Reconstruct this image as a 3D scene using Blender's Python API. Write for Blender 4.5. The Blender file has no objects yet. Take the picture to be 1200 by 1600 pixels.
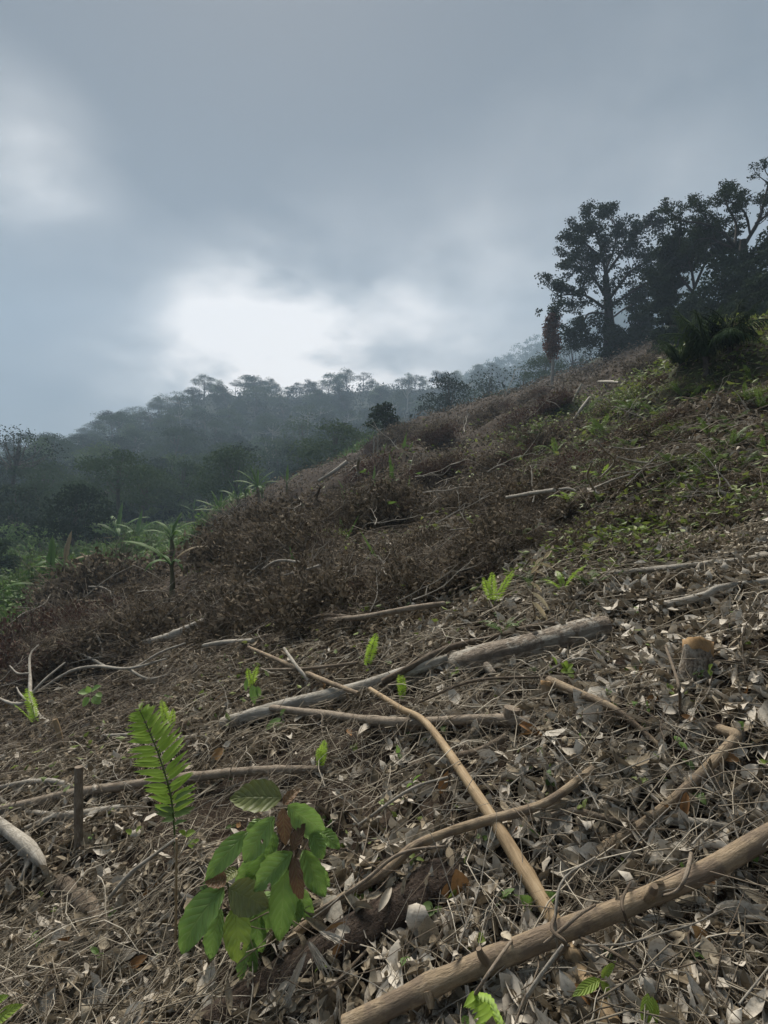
import bpy, math
import numpy as np
from mathutils import Vector, Matrix

S = bpy.context.scene
COL = S.collection
rng = np.random.default_rng(11)
R = math.radians
FPX = 888.0          # focal length in pixels of the 1200 x 1600 photograph

# ------------------------------------------------------------------ camera, light, sky, exposure
cd = bpy.data.cameras.new('camera')
cam = bpy.data.objects.new('camera', cd)
COL.objects.link(cam)
cam.location = (0, 0, 0)
cam.rotation_euler = (R(90), 0, 0)
cd.sensor_fit = 'VERTICAL'
cd.sensor_height = 24
cd.lens = 24 * FPX / 1600
cd.clip_start = 0.05
cd.clip_end = 4000
S.camera = cam
S.view_settings.view_transform = 'Standard'
S.view_settings.look = 'None'
S.view_settings.gamma = 1
S.view_settings.use_curve_mapping = False
S.view_settings.exposure = 2.6
S.cycles.use_denoising = True
S.cycles.max_bounces = 5
S.cycles.diffuse_bounces = 3
S.cycles.transmission_bounces = 3
S.cycles.volume_bounces = 1
S.cycles.caustics_reflective = False
S.cycles.caustics_refractive = False

SUN_EL, SUN_AZ = R(55), R(-13)          # azimuth from +Y, positive to the right
sund = Vector((math.sin(SUN_AZ) * math.cos(SUN_EL), math.cos(SUN_AZ) * math.cos(SUN_EL), math.sin(SUN_EL)))
sl = bpy.data.lights.new('sun', 'SUN')
sl.energy = 1.5
sl.angle = R(35)
sl.color = (1, .94, .84)
so = bpy.data.objects.new('sun', sl)
so.rotation_euler = (-sund).to_track_quat('-Z', 'Y').to_euler()
COL.objects.link(so)


class NT:
    """short-hand for building a node tree"""
    def __init__(s, tree):
        s.t = tree
        s.t.nodes.clear()

    def n(s, kind, ins=None, **kw):
        nd = s.t.nodes.new(kind)
        for k, v in kw.items():
            setattr(nd, k, v)
        for k, v in (ins or {}).items():
            if isinstance(v, bpy.types.NodeSocket):
                s.t.links.new(v, nd.inputs[k])
            else:
                nd.inputs[k].default_value = v
        return nd

    def math(s, op, a, b=0.0, c=None, clamp=False):
        d = {0: a, 1: b}
        if c is not None:
            d[2] = c
        return s.n('ShaderNodeMath', d, operation=op, use_clamp=clamp).outputs[0]

    def ramp(s, fac, stops, interp='LINEAR'):
        nd = s.n('ShaderNodeValToRGB', {0: fac})
        cr = nd.color_ramp
        cr.interpolation = interp
        while len(cr.elements) < len(stops):
            cr.elements.new(.5)
        for e, (p, c) in zip(cr.elements, stops):
            e.position = p
            e.color = (*c, 1) if len(c) == 3 else c
        return nd.outputs[0]

    def mix(s, fac, a, b, blend='MIX'):
        nd = s.n('ShaderNodeMix', data_type='RGBA', blend_type=blend)
        for i, v in ((0, fac), (6, a), (7, b)):
            if isinstance(v, bpy.types.NodeSocket):
                s.t.links.new(v, nd.inputs[i])
            else:
                nd.inputs[i].default_value = (*v, 1) if isinstance(v, tuple) and len(v) == 3 else v
        return nd.outputs[2]

    def noise(s, vec, scale, detail=4, rough=.55, dist=0.0):
        return s.n('ShaderNodeTexNoise', {'Vector': vec, 'Scale': scale, 'Detail': detail, 'Roughness': rough, 'Distortion': dist}).outputs[0]


world = bpy.data.worlds.new('World')
S.world = world
world.use_nodes = True
w = NT(world.node_tree)
sky = w.n('ShaderNodeTexSky', sky_type='NISHITA', sun_disc=False, sun_elevation=SUN_EL, sun_rotation=SUN_AZ)
bg1 = w.n('ShaderNodeBackground', {0: sky.outputs[0], 1: 0.05})
tc = w.n('ShaderNodeTexCoord').outputs['Generated']
dirv = w.n('ShaderNodeVectorMath', {0: tc}, operation='NORMALIZE').outputs[0]
sp = w.n('ShaderNodeSeparateXYZ', {0: dirv})
zz = w.math('ADD', w.math('MAXIMUM', sp.outputs[2], 0.0), .30)
flat = w.n('ShaderNodeCombineXYZ', {0: w.math('DIVIDE', sp.outputs[0], zz), 1: w.math('DIVIDE', sp.outputs[1], zz), 2: 0.0}).outputs[0]
n1 = w.noise(flat, .8, 4, .5, .15)
n2 = w.noise(w.n('ShaderNodeVectorMath', {0: flat, 1: (3.1, 7.7, 0)}).outputs[0], 2.2, 6, .56, .15)


def dir_px(px, py):
    v = Vector(((px - 600) / FPX, 1, (800 - py) / FPX))
    return v.normalized()


def glow(px, py, power, amp):
    d = w.n('ShaderNodeVectorMath', {0: dirv, 1: dir_px(px, py)}, operation='DOT_PRODUCT').outputs['Value']
    return w.math('MULTIPLY', w.math('POWER', w.math('MAXIMUM', d, 0.0), power), amp)


acc = w.math('ADD', w.math('MULTIPLY', w.math('SUBTRACT', n1, .5), .54), -.02)
acc = w.math('ADD', acc, w.math('MULTIPLY', w.math('SUBTRACT', n2, .5), .34))
hor = w.math('POWER', w.math('SUBTRACT', 1.0, w.math('ABSOLUTE', sp.outputs[2])), 4.0)
acc = w.math('ADD', acc, w.math('MULTIPLY', hor, .07))
g = w.math('ADD', glow(425, 590, 48, 1.7), glow(55, 275, 220, .75))
g = w.math('ADD', g, glow(700, 480, 60, .5))
g = w.math('ADD', g, glow(980, 270, 45, .40))
g = w.math('SUBTRACT', g, glow(590, 240, 7, .12))
nm = w.math('MAXIMUM', w.math('ADD', w.math('MULTIPLY', n2, 2.6), -.45), .10)
acc = w.math('ADD', acc, w.math('MULTIPLY', g, nm))
ccol = w.ramp(acc, [(0, (.108, .106, .101)), (.3, (.29, .279, .262)), (.55, (.55, .525, .49)), (1, (1.24, 1.13, 1.03))])
bg2 = w.n('ShaderNodeBackground', {0: ccol, 1: .185})
ms = w.n('ShaderNodeMixShader', {0: .95, 1: bg1.outputs[0], 2: bg2.outputs[0]})
w.n('ShaderNodeOutputWorld', {0: ms.outputs[0]})

# ------------------------------------------------------------------ small helpers
_tab = np.random.default_rng(5).random((256, 256))


def vnoise(x, y):
    xi = np.floor(x).astype(int); yi = np.floor(y).astype(int)
    fx = x - xi; fy = y - yi
    fx = fx * fx * (3 - 2 * fx); fy = fy * fy * (3 - 2 * fy)
    a = _tab[xi & 255, yi & 255]; b = _tab[(xi + 1) & 255, yi & 255]
    c = _tab[xi & 255, (yi + 1) & 255]; d = _tab[(xi + 1) & 255, (yi + 1) & 255]
    return (a + (b - a) * fx) + ((c + (d - c) * fx) - (a + (b - a) * fx)) * fy - .5


def fbm(x, y, size, octv=3):
    t = 0.0; amp = 1.0
    for k in range(octv):
        t = t + amp * vnoise(x / size + 17.3 * k, y / size + 5.1 * k)
        size = size * .5; amp *= .5
    return t


def sstep(a, b, x):
    t = np.clip((x - a) / (b - a), 0, 1)
    return t * t * (3 - 2 * t)


EDGE = np.array([(-16, -40), (-9, 4), (-8.0, 12), (-8.6, 25), (-6.8, 40), (2.7, 60), (22, 75), (60, 98), (150, 150), (420, 300)], float)


def edge_d(x, y):
    """signed distance to the lip of the cleared slope, positive out over the valley"""
    best = np.full(x.shape, 1e9); sg = np.ones(x.shape)
    for (ax, ay), (bx, by) in zip(EDGE[:-1], EDGE[1:]):
        dx, dy = bx - ax, by - ay
        t = np.clip(((x - ax) * dx + (y - ay) * dy) / (dx * dx + dy * dy), 0, 1)
        ex, ey = x - (ax + t * dx), y - (ay + t * dy)
        d = np.hypot(ex, ey)
        c = dx * (y - ay) - dy * (x - ax)
        m = d < best
        best = np.where(m, d, best); sg = np.where(m, np.sign(c), sg)
    return best * sg


RX = np.array([-500, -176, -110, -88, -51, 0, 43, 90, 160, 500.])
RY = np.array([250, 260, 280, 290, 300, 310, 320, 330, 340, 340.])
RZ = np.array([-12, 8, 48, 62, 63, 68, 70, 73, 74, 74.])
QX = np.array([-600, -200, 0, 70, 105, 146, 246, 350, 700.])
QZ = np.array([20, 40, 88, 117, 135, 150, 200, 238, 260.])


def terrain(x, y):
    x = np.asarray(x, float); y = np.asarray(y, float)
    r = np.hypot(x, y)
    yc = np.clip(y, 0, 90)
    s = -1.5 + .38 * x + .124 * y + .0004 * yc * yc
    s = np.where(y < 0, s - .1 * y, s)
    s = s + 1.5 * np.exp(-((y - 44) / 17) ** 2) * sstep(12, 2, x)
    rough = .11 * fbm(x, y, .33, 3) + .20 * fbm(x + 40, y, 1.2, 3)
    rough = rough + sstep(3, 12, r) * (1 - .65 * sstep(9, 15, x)) * (1.5 * fbm(x + 9, y + 3, 4.2, 3) + .55 * fbm(x + 2, y + 31, 1.5, 2)) + sstep(12, 50, r) * 1.7 * fbm(x, y + 77, 15, 3)
    d = edge_d(x, y)
    d = d + 3.0 * fbm(x + 13, y + 60, 8, 3) * sstep(8, 25, np.hypot(x, y))
    k = sstep(8, 45, y)
    s = s - (.06 + .42 * k) * (np.sqrt(d * d + 16) + d) / 2
    H = np.interp(x, RX, RZ); RR = np.interp(x, RX, RY)
    t = np.clip((y - 16) / (RR - 16), 0, None)
    up = -4.3 + (H + 4.3) * np.minimum(t, 1) ** 2.2
    up = up - np.maximum(y - RR, 0) * .25
    up = up + sstep(60, 140, r) * 6 * fbm(x + 300, y, 60, 4)
    H2 = np.interp(x, QX, QZ)
    q = np.clip((y - 330) / (520 - 330), 0, 1)
    up2 = -60 + (H2 + 60) * q ** .8 - np.maximum(y - 520, 0) * .2
    up2 = up2 + 16 * fbm(x + 900, y, 90, 4)
    def smax(a, b, kk):
        h = np.clip(.5 + .5 * (a - b) / kk, 0, 1)
        return b + (a - b) * h + kk * h * (1 - h)
    z = smax(s, up, 2.5)
    z = np.where(y > 300, smax(z, up2, 6.0), z)
    return z + rough


def at(px, py, h=0.0):
    """where the sight line through a pixel of the photo meets the ground raised by h"""
    u, v = (px - 600) / FPX, (800 - py) / FPX
    t = np.geomspace(.7, 700, 1500)
    lo = None
    f = v * t - (terrain(u * t, t) + h)
    i = np.argmax(f < 0)
    if f[i] >= 0:
        i = len(t) - 1
    a, b = t[max(i - 1, 0)], t[i]
    tt = np.linspace(a, b, 40)
    f = v * tt - (terrain(u * tt, tt) + h)
    j = np.argmax(f < 0)
    Y = tt[j]
    return np.array((u * Y, Y, v * Y))


def gz(x, y):
    return float(terrain(np.array([x]), np.array([y]))[0])


def px3(px, py, Y):
    return np.array(((px - 600) / FPX * Y, Y, (800 - py) / FPX * Y))


def nrm(v):
    return v / np.maximum(np.linalg.norm(v, axis=-1, keepdims=True), 1e-9)


LMK = [(420, 1400, 'by the broadleaf plant'), (255, 1200, 'by the tall bright fern'), (123, 1270, 'round the upright stake'), (30, 1310, 'by the pale torn log'), (145, 1440, 'by the sunken brown log'),
       (60, 1560, 'in the bottom left corner'), (300, 1580, 'at the left end of the rotten log'), (560, 1480, 'beside the dark rotten log'), (430, 1115, 'along the bleached log'), (800, 1030, 'along the mottled log'),
       (700, 1130, 'by the grey-brown branch with the stub'), (740, 1230, 'beside the tan cane'), (850, 1380, 'in the angle of cane and pole'), (800, 1270, 'along the curved brown branch'), (1000, 1290, 'by the lower end of the elbowed branch'),
       (1140, 1150, 'at the elbow of the tan branch'), (1088, 1030, 'round the orange-topped stump'), (940, 1110, 'at the hollow under the sloping branch'), (1100, 1370, 'behind the right end of the pole'), (1060, 1500, 'below the right end of the pole'),
       (700, 1560, 'by the left end of the pole'), (900, 1570, 'by the lower end of the cane'), (600, 1280, 'between the broadleaf plant and the cane'), (560, 1180, 'between the bleached log and the broadleaf plant'), (1180, 1240, 'at the right edge above the pole'),
       (50, 1120, 'by the standing forked branch'), (200, 1110, 'left of the tall fern top'), (1130, 940, 'by the crooked pale branch'), (330, 1260, 'between the tall fern and the broadleaf plant'), (640, 1390, 'above the rotten log')]


def near(px, py):
    return min(LMK, key=lambda q: (q[0] - px) ** 2 + (q[1] - py) ** 2)[2]


BANK = [(1105, 590, 'below the palm'), (960, 715, 'round the grey stem tangle'), (1000, 755, 'by the fern with banded fronds'), (1112, 735, 'by the bright fern half way up'), (1190, 640, 'at the right edge'),
        (910, 640, 'by the two bare sticks'), (1050, 660, 'in the middle of the bank'), (850, 700, 'at the left corner of the bank'), (1180, 740, 'low at the right edge'), (880, 760, 'by the white birch-like stick'), (1160, 570, 'under the dark thicket')]


def near_bank(px, py):
    return min(BANK, key=lambda q: (q[0] - px) ** 2 + (q[1] - py) ** 2)[2]


def pix(p):
    return 600 + p[0] / p[1] * FPX, 800 - p[2] / p[1] * FPX


class MB:
    """collects pieces of one mesh"""
    def __init__(s):
        s.v = []; s.q = []; s.t = []; s.uv = []; s.n = 0

    def add(s, V, Q=None, T=None, UV=None):
        V = np.asarray(V, float).reshape(-1, 3)
        if Q is not None and len(Q):
            s.q.append(np.asarray(Q, int).reshape(-1, 4) + s.n)
        if T is not None and len(T):
            s.t.append(np.asarray(T, int).reshape(-1, 3) + s.n)
        s.v.append(V)
        s.uv.append(np.zeros((len(V), 2)) if UV is None else np.asarray(UV, float).reshape(-1, 2))
        s.n += len(V)
        return s

    def mesh(s, name, m, smooth=True):
        V = np.concatenate(s.v) if s.v else np.zeros((0, 3))
        Q = np.concatenate(s.q) if s.q else np.zeros((0, 4), int)
        T = np.concatenate(s.t) if s.t else np.zeros((0, 3), int)
        me = bpy.data.meshes.new(name)
        me.vertices.add(len(V)); me.vertices.foreach_set('co', V.ravel())
        loops = np.concatenate([Q.ravel(), T.ravel()])
        me.loops.add(len(loops)); me.loops.foreach_set('vertex_index', loops)
        npoly = len(Q) + len(T)
        me.polygons.add(npoly)
        st = np.concatenate([np.arange(len(Q)) * 4, len(Q) * 4 + np.arange(len(T)) * 3])
        me.polygons.foreach_set('loop_start', st)
        me.polygons.foreach_set('use_smooth', np.full(npoly, smooth))
        ul = me.uv_layers.new(name='UVMap')
        ul.data.foreach_set('uv', np.concatenate(s.uv)[loops].ravel())
        me.update(calc_edges=True)
        me.validate()
        if m is not None:
            me.materials.append(m)
        return me

    def build(s, name, m, parent=None, smooth=True):
        return link(name, s.mesh(name, m, smooth), parent)


def link(name, me, parent=None):
    o = bpy.data.objects.new(name, me)
    COL.objects.link(o)
    if parent is not None:
        o.parent = parent
    return o


def tag(o, label=None, cat=None, group=None, kind=None):
    if label: o['label'] = label
    if cat: o['category'] = cat
    if group: o['group'] = group
    if kind: o['kind'] = kind
    return o


def empty(name, loc=(0, 0, 0)):
    o = bpy.data.objects.new(name, None)
    o.empty_display_size = .1
    o.location = loc
    COL.objects.link(o)
    return o


def copy_tree(o, parent=None):
    c = o.copy(); COL.objects.link(c)
    if parent is not None:
        c.parent = parent
    for ch in list(o.children):
        copy_tree(ch, c)
    return c


def rotm(yaw, pitch, roll):
    """batch of rotation matrices Rz(yaw) Ry(pitch) Rx(roll)"""
    cy, sy, cp, sp_, cr, sr = np.cos(yaw), np.sin(yaw), np.cos(pitch), np.sin(pitch), np.cos(roll), np.sin(roll)
    M = np.empty(np.shape(yaw) + (3, 3))
    M[..., 0, 0] = cy * cp; M[..., 0, 1] = cy * sp_ * sr - sy * cr; M[..., 0, 2] = cy * sp_ * cr + sy * sr
    M[..., 1, 0] = sy * cp; M[..., 1, 1] = sy * sp_ * sr + cy * cr; M[..., 1, 2] = sy * sp_ * cr - cy * sr
    M[..., 2, 0] = -sp_; M[..., 2, 1] = cp * sr; M[..., 2, 2] = cp * cr
    return M


def tubes(P, Rd, sides):
    """K tubes at once: P (K,n,3), Rd (K,n) -> V, Q, UV"""
    K, n, _ = P.shape
    T = np.empty_like(P)
    T[:, 1:-1] = P[:, 2:] - P[:, :-2]; T[:, 0] = P[:, 1] - P[:, 0]; T[:, -1] = P[:, -1] - P[:, -2]
    T = nrm(T)
    mean = nrm(P[:, -1] - P[:, 0])
    ref = np.where(np.abs(mean[:, 2:3]) > .8, np.array([[1., 0, 0]]), np.array([[0, 0, 1.]]))[:, None, :]
    N = nrm(np.cross(T, np.broadcast_to(ref, T.shape)))
    B = np.cross(T, N)
    a = np.arange(sides) * 2 * np.pi / sides
    ring = N[:, :, None, :] * np.cos(a)[None, None, :, None] + B[:, :, None, :] * np.sin(a)[None, None, :, None]
    V = P[:, :, None, :] + ring * (Rd[:, :, None, None] if Rd.ndim == 2 else Rd[..., None])
    i = np.arange(n - 1)[:, None]; j = np.arange(sides)[None, :]
    q = np.stack([i * sides + j, i * sides + (j + 1) % sides, (i + 1) * sides + (j + 1) % sides, (i + 1) * sides + j], -1).reshape(-1, 4)
    Q = (np.arange(K) * n * sides)[:, None, None] + q[None]
    ln = np.concatenate([np.zeros((K, 1)), np.cumsum(np.linalg.norm(np.diff(P, axis=1), axis=2), axis=1)], 1)
    UV = np.stack([np.broadcast_to(a / 6.2832, (K, n, sides)), np.broadcast_to(ln[:, :, None], (K, n, sides))], -1)
    return V.reshape(-1, 3), Q.reshape(-1, 4), UV.reshape(-1, 2)


def spline(pts, n):
    """Catmull-Rom through points of any dimension"""
    p = np.asarray(pts, float)
    if len(p) == 2:
        t = np.linspace(0, 1, n)[:, None]
        return p[0] + (p[1] - p[0]) * t
    e = np.vstack([2 * p[0] - p[1], p, 2 * p[-1] - p[-2]])
    t = np.linspace(0, len(p) - 1, n)
    i = np.minimum(t.astype(int), len(p) - 2); f = (t - i)[:, None]
    a, b, c, d = e[i], e[i + 1], e[i + 2], e[i + 3]
    return .5 * (2 * b + (c - a) * f + (2 * a - 5 * b + 4 * c - d) * f * f + (3 * b - a - 3 * c + d) * f ** 3)


def branch(mb, pts, rad, sides=8, n=24, lump=.08, cap=True, seed=0):
    """one lumpy limb with closed ends"""
    rr = np.random.default_rng(seed)
    P = spline(pts, n)
    rad = np.asarray(rad, float)
    Rd = np.interp(np.linspace(0, 1, n), np.linspace(0, 1, len(rad)), rad)
    L = np.linalg.norm(np.diff(P, axis=0), axis=1).sum()
    ph = np.linspace(0, 1, n)
    k = 1 + lump * (vnoise(ph * L / (Rd.mean() * 7) + rr.random() * 90, ph * 0 + rr.random() * 90) * 2.4)
    knots = np.zeros(n)
    for _ in range(max(1, int(L / (Rd.mean() * 22)))):
        knots += np.exp(-((ph - rr.random()) * L / (Rd.mean() * 1.2)) ** 2) * .22 * rr.random()
    Rr = Rd * (k + knots * (lump > 0))
    ang = np.arange(sides)[None] * 2 * np.pi / sides
    sec = 1 + lump * 1.2 * vnoise(np.cos(ang) * 1.5 + 30 + rr.random() * 50 + 0 * ph[:, None], ph[:, None] * L / (Rd.mean() * 5) + np.sin(ang) * 1.5)
    V, Q, UV = tubes(P[None], (Rr[:, None] * sec)[None], sides)
    mb.add(V, Q, None, UV)
    if cap:
        for e, ring in ((0, V[:sides]), (-1, V[-sides:])):
            tris = [(sides, (j + 1) % sides, j) if e == 0 else (sides, j, (j + 1) % sides) for j in range(sides)]
            mb.add(np.vstack([ring, ring.mean(0)]), None, tris, np.zeros((sides + 1, 2)))
    return P


def leaf_grid(L, W, curl, fold, crinkle, rows=5, cols=3, peak=.42, rr=rng):
    """K leaves along +x in their own frames; L, W, curl, fold (K,), W is the half width"""
    L = np.atleast_1d(L).astype(float); K = len(L)
    s = np.linspace(0, 1, rows)
    t = np.linspace(-1, 1, cols)
    p = math.log(.5) / math.log(peak)
    wid = np.sin(np.pi * s ** p) ** .85
    wid[0] = .06; wid[-1] = 0.02
    curl = np.broadcast_to(curl, K); fold = np.broadcast_to(fold, K); W = np.broadcast_to(W, K)
    a = curl[:, None] * s[None]
    ds = 1 / (rows - 1)
    cx = np.concatenate([np.zeros((K, 1)), np.cumsum((np.cos(a)[:, 1:] + np.cos(a)[:, :-1]) / 2 * ds, 1)], 1) * L[:, None]
    cz = np.concatenate([np.zeros((K, 1)), np.cumsum((np.sin(a)[:, 1:] + np.sin(a)[:, :-1]) / 2 * ds, 1)], 1) * L[:, None]
    hw = wid[None] * W[:, None]
    fa = fold[:, None, None] * np.abs(t)[None, None]
    y = hw[:, :, None] * t[None, None] * np.cos(fa)
    up = hw[:, :, None] * np.abs(t)[None, None] * np.sin(fa)
    nz = rr.normal(0, 1, (K, rows, cols)) * crinkle * W[:, None, None]
    nz[:, 0] = 0
    X = cx[:, :, None] - np.sin(a)[:, :, None] * (up + nz)
    Z = cz[:, :, None] + np.cos(a)[:, :, None] * (up + nz)
    V = np.stack([X, y, Z], -1)
    i = np.arange(rows - 1)[:, None]; j = np.arange(cols - 1)[None]
    q = np.stack([i * cols + j, (i + 1) * cols + j, (i + 1) * cols + j + 1, i * cols + j + 1], -1).reshape(-1, 4)
    Q = (np.arange(K) * rows * cols)[:, None, None] + q[None]
    UV = np.stack(np.broadcast_arrays(s[:, None], t[None] * .5 + .5), -1)
    UV = np.broadcast_to(UV[None], (K, rows, cols, 2))
    return V.reshape(K, -1, 3), Q.reshape(-1, 4), UV.reshape(-1, 2)


def scatter_leaves(mb, pos, L, W, curl, fold, yaw, pitch, roll, crinkle=.15, rows=4, cols=3, rr=rng):
    V, Q, UV = leaf_grid(L, W, curl, fold, crinkle, rows, cols, rr=rr)
    V = V - V.mean(1, keepdims=True) * np.array([1, 1, 0])
    V = np.einsum('kij,knj->kni', rotm(yaw, pitch, roll), V) + pos[:, None, :]
    mb.add(V, Q, None, UV)


def cards(mb, pos, size, rr, flat=.6, aspect=.55):
    """K small folded leaf faces (two triangles each)"""
    K = len(pos)
    a = rr.random(K) * 6.283
    d = np.stack([np.cos(a), np.sin(a), rr.normal(0, flat * .6, K)], -1); d = nrm(d)
    up = nrm(np.stack([rr.normal(0, flat, K), rr.normal(0, flat, K), np.ones(K)], -1))
    sd = nrm(np.cross(d, up)); size = np.broadcast_to(size, K)[:, None]
    b = pos - d * size * .5; t = pos + d * size * .5
    l = pos + sd * size * aspect * .5 - up * size * .1; r = pos - sd * size * aspect * .5 - up * size * .1
    V = np.stack([b, r, t, l], 1)
    i = np.arange(K)[:, None] * 4
    T = np.concatenate([i + np.array([[0, 1, 2]]), i + np.array([[0, 2, 3]])], 0)
    mb.add(V, None, T)


# ------------------------------------------------------------------ materials
def new_mat(name):
    m = bpy.data.materials.new(name)
    m.use_nodes = True
    return m, NT(m.node_tree)


def ramp_stops(cols):
    k = len(cols)
    return [(i / max(k - 1, 1), c) for i, c in enumerate(cols)]


def leafy(name, cols, src='island', trans=.3, rough=.65, spec=.25, vein=False, spots=0.0, nscale=25.0, tint=.35):
    m, t = new_mat(name)
    geo = t.n('ShaderNodeNewGeometry')
    tco = t.n('ShaderNodeTexCoord')
    if src == 'island':
        rnd = geo.outputs['Random Per Island']
    else:
        rnd = t.n('ShaderNodeObjectInfo').outputs['Random']
        if src == 'both':
            rnd = t.math('ADD', t.math('MULTIPLY', rnd, .55), t.math('MULTIPLY', geo.outputs['Random Per Island'], .45))
    nz = t.noise(geo.outputs['Position'], nscale, 3)
    fac = t.math('ADD', t.math('MULTIPLY', rnd, 1 - tint), t.math('MULTIPLY', nz, tint))
    col = t.ramp(fac, ramp_stops(cols))
    norm = None
    if vein:
        s2 = t.n('ShaderNodeSeparateXYZ', {0: tco.outputs['UV']})
        tt = t.math('ABSOLUTE', t.math('SUBTRACT', s2.outputs[1], .5))
        ph = t.math('SUBTRACT', s2.outputs[0], t.math('MULTIPLY', tt, .5))
        sv = t.math('POWER', t.math('ABSOLUTE', t.math('SINE', t.math('MULTIPLY', ph, 3.14159 * 8))), .5)
        mid = t.math('MULTIPLY', tt, 22.0, clamp=True)
        vv = t.math('MINIMUM', sv, mid)
        col = t.mix(t.math('MULTIPLY', t.math('SUBTRACT', 1.0, vv), .20), col, (.34, .40, .16))
        norm = t.n('ShaderNodeBump', {'Strength': .7, 'Distance': .004, 'Height': vv}).outputs[0]
    if spots:
        sn = t.noise(geo.outputs['Position'], 90, 2)
        col = t.mix(t.math('MULTIPLY', t.ramp(sn, [(.55, (0, 0, 0)), (.68, (1, 1, 1))]), spots), col, (.06, .045, .03))
        norm = t.n('ShaderNodeBump', {'Strength': .4, 'Distance': .004, 'Height': t.noise(geo.outputs['Position'], 130, 3)}).outputs[0]
    b = t.n('ShaderNodeBsdfPrincipled', {'Base Color': col, 'Roughness': rough, 'Specular IOR Level': spec})
    if norm is not None:
        t.t.links.new(norm, b.inputs['Normal'])
    out = b.outputs[0]
    if trans:
        tr = t.n('ShaderNodeBsdfTranslucent', {0: col})
        out = t.n('ShaderNodeMixShader', {0: trans, 1: out, 2: tr.outputs[0]}).outputs[0]
    t.n('ShaderNodeOutputMaterial', {0: out})
    return m


def bark(name, cols, scale=9.0, stretch=.12, bump=.5, patch=None, patch_scale=5.0, rough=.85, dist=.01, per_object=0.0):
    """wood and bark: streaks along the limb (UV), blotches, relief"""
    m, t = new_mat(name)
    tco = t.n('ShaderNodeTexCoord')
    geo = t.n('ShaderNodeNewGeometry')
    sc = t.n('ShaderNodeVectorMath', {0: geo.outputs['Position'], 1: (1, 1, 1)}, operation='MULTIPLY').outputs[0]
    uv = t.n('ShaderNodeSeparateXYZ', {0: tco.outputs['UV']})
    ang = t.math('MULTIPLY', uv.outputs[0], 6.2832)
    cyl = t.n('ShaderNodeCombineXYZ', {0: t.math('COSINE', ang), 1: t.math('SINE', ang), 2: t.math('MULTIPLY', uv.outputs[1], scale * stretch * 10)}).outputs[0]
    streak = t.noise(cyl, 3.2, 5, .65)
    blot = t.noise(sc, scale * 1.6, 5, .6)
    f = t.math('ADD', t.math('MULTIPLY', streak, .5), t.math('MULTIPLY', blot, .5))
    if per_object:
        f = t.math('ADD', f, t.math('MULTIPLY', t.math('SUBTRACT', t.n('ShaderNodeObjectInfo').outputs['Random'], .5), per_object))
    k = len(cols)
    col = t.ramp(f, [(.32 + .36 * i / max(k - 1, 1), c) for i, c in enumerate(cols)])
    ck = t.ramp(t.noise(cyl, 6.5, 4, .7), [(.36, (1, 1, 1)), (.45, (0, 0, 0))])
    col = t.mix(t.math('MULTIPLY', ck, .55), col, cols[0])
    kn = t.ramp(t.noise(sc, scale * .9, 3, .5, .4), [(.66, (0, 0, 0)), (.72, (1, 1, 1))])
    col = t.mix(t.math('MULTIPLY', kn, .6), col, tuple(v * .6 for v in cols[0]))
    if patch:
        pm = t.ramp(t.noise(sc, patch_scale, 6, .65), [(.48, (0, 0, 0)), (.56, (1, 1, 1))])
        col = t.mix(t.math('MULTIPLY', pm, .85), col, patch)
    h = t.math('SUBTRACT', t.math('ADD', streak, t.math('MULTIPLY', blot, .6)), t.math('MULTIPLY', ck, .35))
    nb = t.n('ShaderNodeBump', {'Strength': bump, 'Distance': dist, 'Height': h}).outputs[0]
    b = t.n('ShaderNodeBsdfPrincipled', {'Base Color': col, 'Roughness': rough, 'Specular IOR Level': .25, 'Normal': nb})
    t.n('ShaderNodeOutputMaterial', {0: b.outputs[0]})
    return m


def soil_mat():
    m, t = new_mat('forest_soil')
    geo = t.n('ShaderNodeNewGeometry')
    p = geo.outputs['Position']
    f1 = t.noise(p, .35, 5, .6)
    f2 = t.noise(p, 9.0, 6, .7)
    f3 = t.noise(p, 55.0, 4, .65)
    f = t.math('ADD', t.math('MULTIPLY', f2, .6), t.math('MULTIPLY', f3, .4))
    brown = t.ramp(f, [(.3, (.011, .008, .006)), (.48, (.030, .021, .015)), (.60, (.065, .049, .036)), (.74, (.17, .14, .108))])
    att = t.n('ShaderNodeAttribute', attribute_name='cover')
    s = t.n('ShaderNodeSeparateColor', {0: att.outputs['Color']})
    green = t.ramp(f, [(.3, (.012, .022, .008)), (.5, (.035, .060, .018)), (.7, (.085, .115, .035))])
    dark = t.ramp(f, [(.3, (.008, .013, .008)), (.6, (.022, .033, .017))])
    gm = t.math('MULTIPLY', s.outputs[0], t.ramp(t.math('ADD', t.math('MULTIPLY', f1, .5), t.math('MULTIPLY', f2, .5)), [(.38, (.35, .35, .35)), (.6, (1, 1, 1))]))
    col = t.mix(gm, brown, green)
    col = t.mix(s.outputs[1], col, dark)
    h = t.math('ADD', t.math('MULTIPLY', f2, 1.0), t.math('MULTIPLY', f3, .5))
    nb = t.n('ShaderNodeBump', {'Strength': .9, 'Distance': .03, 'Height': h}).outputs[0]
    b = t.n('ShaderNodeBsdfPrincipled', {'Base Color': col, 'Roughness': .95, 'Specular IOR Level': .1, 'Normal': nb})
    t.n('ShaderNodeOutputMaterial', {0: b.outputs[0]})
    return m


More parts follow.
